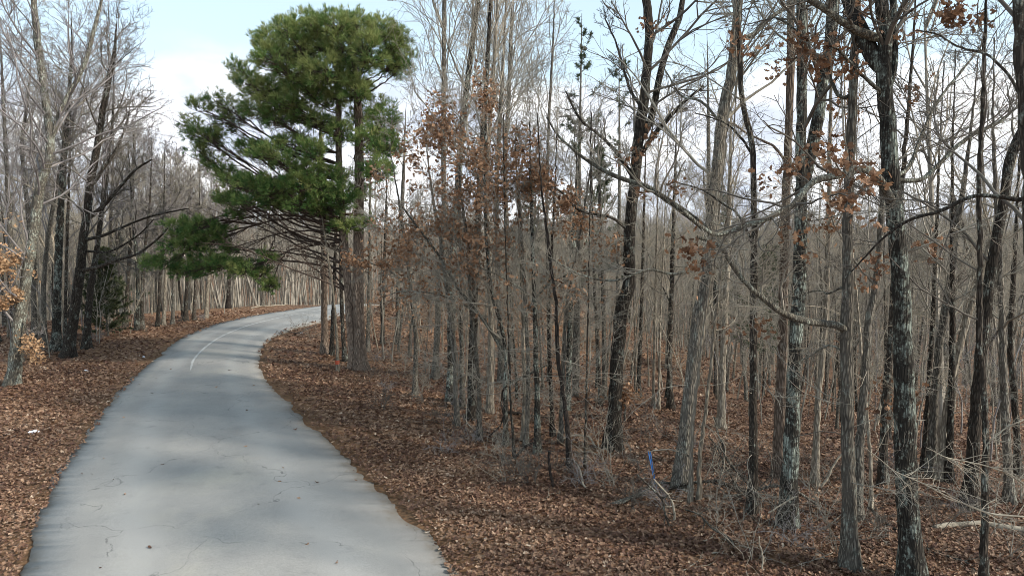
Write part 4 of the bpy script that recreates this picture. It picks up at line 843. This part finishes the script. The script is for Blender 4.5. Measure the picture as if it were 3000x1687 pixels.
while q < 290 and tries < 20000:
    tries += 1
    Y = 12 + 30 * r.random() ** 0.8; sx = r.uniform(0, 3000); X = at(sx, 700, Y)[0]
    if road_d(X, Y)[0][0] < 2.3: continue
    z = gz(X, Y); a_, b_ = proj(np.array([[X, Y, z]]))
    if b_[0] > np.interp(a_[0], *near_limit) + 30: continue
    k = int(r.integers(len(SAP))); o = link('sapling', SAP[k], None, (X, Y, z)); s = r.uniform(0.7, 1.2); o.scale = (s, s, s); o.rotation_euler = (0, 0, r.uniform(0, 6.28))
    tag(o, f"thin bare {['grey', 'tan', 'short tan', 'tall grey', 'purplish', 'short dark'][k]} sapling {'near' if Y < 22 else 'far off'} {zone(a_[0], Y)}", 'sapling', 'bare saplings under the trees'); q += 1
shr_pts = [(1080, 1120), (1140, 1150), (1180, 1110), (1240, 1180), (1290, 1230), (1340, 1260), (1385, 1300), (1430, 1330), (1470, 1360), (1520, 1400), (1590, 1370), (1330, 1190), (1260, 1130), (1200, 1080), (1560, 1420), (1640, 1400), (1700, 1420), (1760, 1360), (1800, 1440), (1850, 1480), (1900, 1400), (1950, 1500), (2040, 1430), (2100, 1540), (2180, 1480), (2250, 1560), (2330, 1600), (2400, 1540), (2450, 1620), (2560, 1560), (2740, 1560), (2800, 1500), (2900, 1580), (2960, 1640), (2100, 1350), (2430, 1420), (2640, 1400), (2200, 1640), (1660, 1290), (1580, 1240), (1880, 1300), (1310, 1330), (1480, 1420), (150, 1040), (230, 1010), (110, 1060), (290, 1000), (350, 985), (430, 972), (520, 952), (60, 1090), (600, 940), (880, 985), (910, 1000), (700, 905), (850, 890), (1100, 1060), (1160, 1060), (2990, 1480), (2690, 1500), (2300, 1380), (2010, 1330), (1740, 1210), (1420, 1200), (1120, 1200)]
for q, (x, y) in enumerate(shr_pts):
    p = hit(x, y); k = q % len(SHR); o = link('shrub', SHR[k], None, p); s = r.uniform(0.7, 1.25) * (0.75 if x < 1000 else 1); o.scale = (s, s, s); o.rotation_euler = (0, 0, r.uniform(0, 6.28))
    where = 'on the left verge' if x < 620 else ('beside the bend near the pine' if x < 1000 else ('on the right slope near the pine' if x < 1250 else ('on the leafy slope before the saplings' if x < 1550 else ('on the leaves near the blue tape' if x < 2000 else ('among the near oaks on the right' if x < 2600 else 'near the fallen log on the right')))))
    tag(o, f"{['twiggy dark', 'low dense purplish', 'tall loose grey', 'bushy grey', 'ankle-high tangled dark'][k]} bare shrub {where}{', closer to the camera' if y > 1400 else ''}", 'shrub', 'bare shrubs at the wood edge')

# ------------------------------------------------------------------ fallen wood, vine, tape, litter
def Z1(P): return [(1800 + x / 2.976, 1200 + y / 2.976) for x, y in P]
def Z2(P): return [(2500 + x / 2.976, 1200 + y / 2.976) for x, y in P]
def Z4(P): return [(1200 + x / 2.899, 1000 + y / 2.899) for x, y in P]
def stick(name, pts, w0, w1, mt, label, category, anchor=None, lift=None, twigs=0, seed=0, Yd=0.0):
    """anchor None: every point lies on the ground; else the depth of that point is used for all"""
    r = np.random.default_rng(900 + seed)
    if anchor is None: Q = np.array([hit(*p) for p in pts])
    else:
        Y = hit(*pts[anchor])[1] if not isinstance(anchor, float) else anchor
        Q = np.array([at(p[0], p[1], Y + Yd * k / len(pts)) for k, p in enumerate(pts)])
    Ym = Q[:, 1].mean(); n = 30; P = cat(Q, n); rr_ = px(np.linspace(w0, w1, n), Ym)
    if anchor is None: P[:, 2] = terrain(P[:, 0], P[:, 1]) + rr_ * 0.8 + 0.01 + (0 if lift is None else lift * np.sin(np.linspace(0, math.pi, n)))
    P[:, :2] += np.cumsum(r.normal(0, 0.004, (n, 2)), 0); P = np.vstack([P[:1], P, P[-1:]]); rr_ = np.r_[0.0005, rr_, 0.0005]
    P[0] -= (P[2] - P[1]) * 0.05; P[-1] += (P[-2] - P[-3]) * 0.05
    o_ = P[1].copy(); g = Geo(); tubes(g, P[None], rr_[None], 10 if w0 > 8 else 6, 0.06, r)
    if twigs:
        ln = np.linalg.norm(np.diff(P, axis=0), axis=1).sum(); S, D, L2, ix, t = kids(r, P[None, 1:-1], np.array([ln]), twigs, 0.1, 0.98, 0.3, (0.4, 1.0), 0.1); k = max(px(w1, Ym) * 0.5, 0.004); P2 = grow(r, S, D, np.minimum(L2, 1.0), 6, 0.15, 0.1, 0.4); tubes(g, P2, taper(np.full(twigs, k), 6, 0.4), 4)
        S, D, L3, ix, t = kids(r, P2, np.minimum(L2, 1.0), 3, 0.2, 1, 0.5, (0.4, 1.0)); P3 = grow(r, S, D, L3, 4, 0.2, 0.0); tubes(g, P3, taper(np.full(len(S), 0.0035), 4, 0.6), 3)
    root = link(name, g.build(name, M[mt], origin=o_), None, o_)
    return tag(root, label, category, 'fallen wood on the forest floor' if category in ('branch', 'log') else None)
stick('log', Z2([(705, 1068), (780, 1045), (870, 1030), (1100, 1030), (1300, 1045), (1520, 1075)]), 15, 19, 'pale_wood', 'pale barkless log lying on the leaves at the right edge', 'log', seed=1)
stick('log', Z2([(140, 890), (250, 985), (350, 1050), (400, 1090)]), 14, 9, 'dark_bark', 'short mossy dark log behind the foot of the big lichen oak', 'log', seed=2)
stick('log', Z4([(830, 620), (950, 632), (1060, 650), (1200, 668)]), 10, 7, 'dark_bark', 'low grey log lying behind the small trunk with white lichen', 'log', seed=3)
stick('fallen_branch', Z1([(950, 752), (1130, 735), (1250, 700), (1350, 662), (1410, 655), (1560, 690), (1680, 760), (1850, 880), (1990, 995)]), 5, 10, 'grey_bark', 'arched grey branch crossing in front of the straight lichen oak', 'branch', 12.0, seed=4, twigs=8)
stick('fallen_branch', Z1([(470, 692), (560, 665), (650, 640), (850, 620), (920, 622), (1050, 680), (1150, 710)]), 7, 11, 'dark_bark', 'curved dark branch between the leaning grey oak and the straight lichen oak', 'branch', 12.6, seed=5, twigs=5)
stick('fallen_branch', Z1([(865, 60), (905, 220), (945, 330), (975, 430), (1100, 580), (1250, 740), (1390, 885)]), 5, 9, 'grey_bark', 'slanting dead stem fallen against the slim mottled oak, upper one', 'branch', 12.3, seed=6, twigs=8)
stick('fallen_branch', Z1([(820, 230), (900, 330), (980, 490), (1070, 640), (1200, 780), (1330, 900)]), 4, 7, 'grey_bark', 'slanting dead stem fallen against the slim mottled oak, lower one', 'branch', 12.1, seed=7, twigs=6)
stick('fallen_branch', Z1([(-20, 850), (130, 812), (250, 790), (370, 705), (470, 680), (540, 672)]), 9, 7, 'grey_bark', 'long grey branch lying beneath the blue tape', 'branch', seed=8, lift=0.12, twigs=8)
stick('fallen_branch', Z1([(200, 565), (300, 650), (420, 780), (450, 900), (495, 1040)]), 6, 7, 'dark_bark', 'dark broken stem crossing the lower end of the blue tape', 'branch', 4, seed=9, twigs=8)
stick('fallen_branch', Z1([(340, 600), (430, 710), (500, 810), (515, 900), (520, 985)]), 5, 8, 'pale_wood', 'pale bleached stem standing right of the blue tape', 'branch', 4, seed=10, twigs=3)
stick('fallen_branch', Z1([(590, 890), (740, 990), (850, 1100), (1000, 1180), (1060, 1235)]), 4, 7, 'grey_bark', 'grey branch lying on the leaves in front of the leaning grey oak', 'branch', seed=11, lift=0.1, twigs=10)
stick('fallen_branch', Z1([(1990, 378), (1945, 430), (1900, 500), (1850, 590), (1780, 662)]), 5, 8, 'pale_wood', 'pale dead limb propped between the tan trunk and the slim grey oak', 'branch', 12.6, seed=12)
stick('fallen_branch', Z1([(1268, 1100), (1272, 1200), (1285, 1280), (1300, 1440)]), 4, 6, 'pale_wood', 'upright pale stick in the foreground below the straight lichen oak', 'branch', 3, seed=13, twigs=2)
stick('fallen_branch', Z1([(1340, 895), (1450, 838), (1530, 800), (1600, 760)]), 5, 4, 'pale_wood', 'short pale branch across the foot of the straight lichen oak', 'branch', 10.8, seed=14, twigs=2)
stick('fallen_branch', Z1([(780, 1160), (880, 1150), (1000, 1190), (1200, 1250)]), 5, 3, 'pale_wood', 'short pale branch on the leaves in the right foreground', 'branch', seed=15, twigs=4)
stick('fallen_branch', Z1([(600, 1420), (720, 1350), (850, 1300), (930, 1290)]), 4, 5, 'pale_wood', 'bleached branch low in the foreground left of the slim oak', 'branch', seed=16, twigs=4)
stick('fallen_branch', Z1([(1820, 1325), (1950, 1340), (2080, 1375), (2250, 1420)]), 5, 4, 'pale_wood', 'long bleached branch at the bottom between the slim oak and the big lichen oak', 'branch', seed=17, twigs=3)
stick('fallen_branch', Z2([(570, 1200), (700, 1270), (820, 1310), (1000, 1380), (1050, 1440)]), 6, 8, 'grey_bark', 'grey branch lying right of the foot of the big lichen oak', 'branch', seed=18, twigs=6)
stick('sapling', Z2([(100, 330), (250, 450), (380, 543), (600, 630), (760, 715), (880, 775), (1180, 890), (1488, 925), (1620, 940)]), 2.5, 6, 'twig_tan', 'thin bent sapling arching across the big lichen oak', 'sapling', 8.0, seed=19, twigs=16)
stick('sapling', Z2([(640, 330), (800, 410), (980, 450), (1180, 500), (1350, 560), (1488, 650), (1600, 740)]), 2.5, 6, 'twig_tan', 'thin pale sapling bough reaching in from the right edge', 'sapling', 7.6, seed=20, twigs=22)
stick('sapling', Z2([(1130, 390), (1180, 290), (1300, 200), (1430, 120), (1600, 60)]), 2.5, 5, 'twig_tan', 'fine pale bough entering from the right edge above the other', 'sapling', 7.8, seed=21, twigs=16)
stick('fallen_branch', Z4([(1340, 965), (1350, 1010), (1400, 1080), (1450, 1160), (1480, 1240), (1505, 1265)]), 4, 6, 'pale_wood', 'pale crooked branch at the foot of the right black stem', 'branch', seed=22, lift=0.15, twigs=2)
stick('fallen_branch', Z4([(850, 1020), (930, 950), (980, 890), (1050, 850)]), 9, 6, 'black_bark', 'black rotten branch leaning against the small lichen-banded trunk', 'branch', 0, seed=23)
stick('fallen_branch', Z4([(1270, 860), (1400, 855), (1520, 865), (1590, 905)]), 5, 6, 'pale_wood', 'pale arched branch behind the right black stem', 'branch', seed=24, lift=0.12)
stick('fallen_branch', Z4([(690, 945), (760, 905), (825, 870)]), 4, 3, 'pale_wood', 'short pale stick at the foot of the pale forked sapling', 'branch', seed=25, twigs=2)
stick('fallen_branch', Z4([(750, 1100), (820, 1150), (880, 1195), (1000, 1090)]), 5, 3, 'pale_wood', 'forked pale branch lying in the shrubs below the saplings', 'branch', seed=26, twigs=5)
stick('fallen_branch', Z4([(850, 365), (930, 320), (1010, 285), (1110, 230), (1180, 200)]), 9, 5, 'grey_bark', 'snapped limb hanging right from the pale forked sapling', 'branch', 15.0, seed=27)
stick('vine', Z4([(830, 375), (800, 410), (788, 470), (790, 560), (798, 640), (770, 710), (720, 760), (670, 800)]), 6, 4, 'black_bark', 'dark hanging vine curling down beside the pale forked sapling', 'vine', 15.0, seed=28)
stick('fallen_branch', Z4([(1150, 1350), (1210, 1320), (1290, 1310)]), 5, 3, 'pale_wood', 'small bleached branch in the leaves below the right black stem', 'branch', seed=29, twigs=3)
stick('fallen_branch', Z4([(1700, 1400), (1820, 1395), (1900, 1350), (2029, 1300)]), 8, 8, 'grey_bark', 'grey limb lying on leaves left of the blue tape', 'branch', seed=30, lift=0.06, twigs=6)
stick('fallen_branch', Z4([(470, 640), (490, 700), (560, 780), (620, 850)]), 6, 3, 'pale_wood', 'pale bent stick at the foot of the dark thick trunk', 'branch', seed=31, twigs=3)
stick('stump', Z4([(1186, 930), (1190, 1100), (1210, 1250)]), 9, 8, 'black_bark', 'black broken stub standing in the leaves below the two black stems', 'stump', 2, seed=32)
stick('fallen_branch', [(735, 905), (760, 900), (800, 897), (840, 893)], 4, 3, 'pale_wood', 'small dead branch on the outer verge of the bend', 'branch', seed=33, twigs=8)
stick('fallen_branch', [(930, 950), (900, 965), (870, 975), (838, 966)], 3, 2, 'twig_dark', 'thin dark branch hanging over the inner edge of the bend', 'branch', 31.0, seed=34, twigs=7)
stick('fallen_branch', [(88, 1040), (95, 990), (118, 945), (122, 920)], 6, 3, 'pale_wood', 'pale dead stem leaning right beside the orange-leaved oak', 'branch', 0, seed=35, twigs=3)

def solid(name, V, F, m, loc, smooth=False): return link(name, mesh(name, np.array(V, float), [np.array(f) for f in F], m, smooth), None, loc)
# blue flagging tape hanging from a twig
m, t, b = mat('blue_plastic'); b.inputs['Base Color'].default_value = (0.06, 0.22, 0.55, 1); b.inputs['Roughness'].default_value = 0.4
Yt = hit(1924, 1442)[1]; root = bpy.data.objects.new('flagging_tape', None); C.collection.objects.link(root); o_ = at(1901, 1321, Yt); root.location = o_
tag(root, 'bright blue plastic tape hanging in two strips among the twigs', 'tape')
for pts, wv_ in (([(1899, 1320), (1905, 1350), (1911, 1382), (1918, 1415), (1922, 1440)], 1.0), ([(1905, 1322), (1910, 1352), (1914, 1380), (1921, 1412), (1926, 1437)], -1.0)):
    P = cat(np.array([at(*p, Yt) for p in pts]) - o_, 24); hw_ = 0.0105; tw_ = np.linspace(0, 1.6 * wv_, 24); side = np.stack([np.cos(tw_), np.sin(tw_), 0 * tw_], 1) * hw_; nrm = np.stack([-np.sin(tw_), np.cos(tw_), 0 * tw_], 1) * 0.0006
    V = np.concatenate([P - side - nrm, P + side - nrm, P + side + nrm, P - side + nrm]); F = []
    for a in range(23):
        for c in range(4): F.append([c * 24 + a, ((c + 1) % 4) * 24 + a, ((c + 1) % 4) * 24 + a + 1, c * 24 + a + 1])
    F += [[0, 24, 48, 72], [95, 71, 47, 23]]
    link('strip', mesh('strip', V, [np.array(F)], m, True), root)
stick('twig', [(1896, 1322), (1925, 1317), (1955, 1316), (1985, 1322)], 2.5, 4, 'twig_grey', 'thin level twig from which the blue tape hangs', 'twig', float(Yt), seed=50, twigs=4)
# crumpled white litter
m, t, b = mat('white_wrapper'); b.inputs['Base Color'].default_value = (0.78, 0.80, 0.84, 1); b.inputs['Roughness'].default_value = 0.45
def crumple(name, x, y, sz, label, category, mm=m, seed=0, el=(1, 1, .5)):
    r = np.random.default_rng(seed); p = hit(x, y); nu, nv = 14, 9; V = []
    for a in range(nv):
        for c in range(nu):
            th = math.pi * a / (nv - 1); ph = 2 * math.pi * c / nu; k = 1 + 0.28 * r.normal(); V.append((math.sin(th) * math.cos(ph) * k * sz * el[0], math.sin(th) * math.sin(ph) * k * sz * el[1], (math.cos(th) * k + 0.8) * sz * el[2]))
    F = [[a * nu + c, a * nu + (c + 1) % nu, (a + 1) * nu + (c + 1) % nu, (a + 1) * nu + c] for a in range(nv - 1) for c in range(nu)]
    return tag(solid(name, V, [F], mm, p + np.array([0, 0, 0.02])), label, category)
o = crumple('plastic_wrapper', 98, 1272, 0.08, 'crumpled white plastic wrapper on the leaves of the left verge', 'litter', seed=1, el=(1.3, 0.4, 0.5)); o.rotation_euler = (0, 0, 0.9)
crumple('paper_scrap', 252, 1091, 0.06, 'small white scrap on the left verge, right above the wrapper', 'litter', seed=2)
crumple('paper_scrap', 421, 1048, 0.045, 'tiny white scrap near the left edge of the road', 'litter', seed=3)
crumple('paper_scrap', 882, 978, 0.07, 'small white scrap on the inner verge of the bend', 'litter', seed=4)
mrk, t, b = mat('pale_stone'); t.links.new(ramp(t, noise(t, coords(t, (1, 1, 1)), 14, 4), [(0.3, (0.3, 0.28, 0.24)), (0.7, (0.5, 0.48, 0.43))]), b.inputs['Base Color'])
crumple('stone', 1583, 1120, 0.11, 'pale stone lying in the leaves behind the pale forked sapling', 'stone', mrk, 5, (1.2, 0.8, 0.6))

# ------------------------------------------------------------------ the far wood and added out-of-view shade trees, one mass
r = np.random.default_rng(99)
def far_template(seed, H):
    r = np.random.default_rng(seed); g = Geo(); P = grow(r, np.array([[0, 0, -0.3]]), np.array([[r.normal(0, .12), 0, 1]]), np.array([H]), 7, 0.03, 0.1); tubes(g, P, np.linspace(0.11, 0.02, 7)[None], 4)
    S, D, L, ix, t = kids(r, P, np.array([H * 0.3]), 16, 0.3, 0.98, 1.0, (0.4, 0.9), 0.3); P1 = grow(r, S, D, L, 4, 0.12, 0.8); tubes(g, P1, taper(np.full(16, 0.028), 4, 0.5), 3)
    S, D, L2, ix, t = kids(r, P1, L, 5, 0.2, 1.0, 0.55, (0.4, 0.9), 0.1); P2 = grow(r, S, D, L2, 2, 0.15, 0.4); tubes(g, P2, taper(np.full(len(S), 0.015), 2, 0.6), 3)
    V, F, _ = g.arrays(); return V, np.vstack(F)
FT = [far_template(k, H) for k, H in enumerate((11, 12, 7, 12.5, 5, 11.5))]
def far_wood(n, y0, y1, seed, side=0.82, off=None):
    r = np.random.default_rng(seed); VV, FF, nn = [], [], 0
    Y = np.sqrt(r.uniform(y0 ** 2, y1 ** 2, n)) if off is None else r.uniform(off[2], off[3], n); X = r.uniform(-side, side, n) * Y if off is None else r.uniform(off[0], off[1], n)
    d, s = road_d(X, Y); k = d > 3; X, Y = X[k], Y[k]; Z = terrain(X, Y)
    sx, sy = proj(np.stack([X, Y, Z], 1)); lim = CAM_H + (658 - np.where(sx > 1060, 640 + 25 * np.sin(sx * 0.013), np.interp(sx, *sky_limit))) / 2000 * Y - Z
    for x, y, z, lm in zip(X, Y, Z, lim):
        V, F = FT[r.integers(len(FT))]; s = r.uniform(0.75, 1.15); fat = r.uniform(0.35, 1.25)
        if off is None: s = min(s, max(lm, 4) / 12.0)
        a = r.uniform(0, 6.283); c_, s_ = math.cos(a) * s * fat, math.sin(a) * s * fat
        VV.append(np.stack([V[:, 0] * c_ - V[:, 1] * s_ + x, V[:, 0] * s_ + V[:, 1] * c_ + y, V[:, 2] * s + z], 1)); FF.append(F + nn); nn += len(V)
    return np.vstack(VV), np.vstack(FF)
V1, F1 = far_wood(1500, 44, 95, 1); V2, F2 = far_wood(2000, 95, 260, 2); V3, F3 = far_wood(24, 0, 0, 3, off=(7.5, 24, -3, 18))  # last batch: unseen near trees at right, added to shade the road
tag(link('distant_woodland_and_shade_trees', mesh('distant_woodland_and_shade_trees', np.vstack([V1, V2, V3]), [np.vstack([F1, F2 + len(V1), F3 + len(V1) + len(V2)])], M['far_twig'])), 'grey-brown mass of bare woodland on the slopes far behind, plus unseen shade trees added at right', 'woodland', kind='stuff')
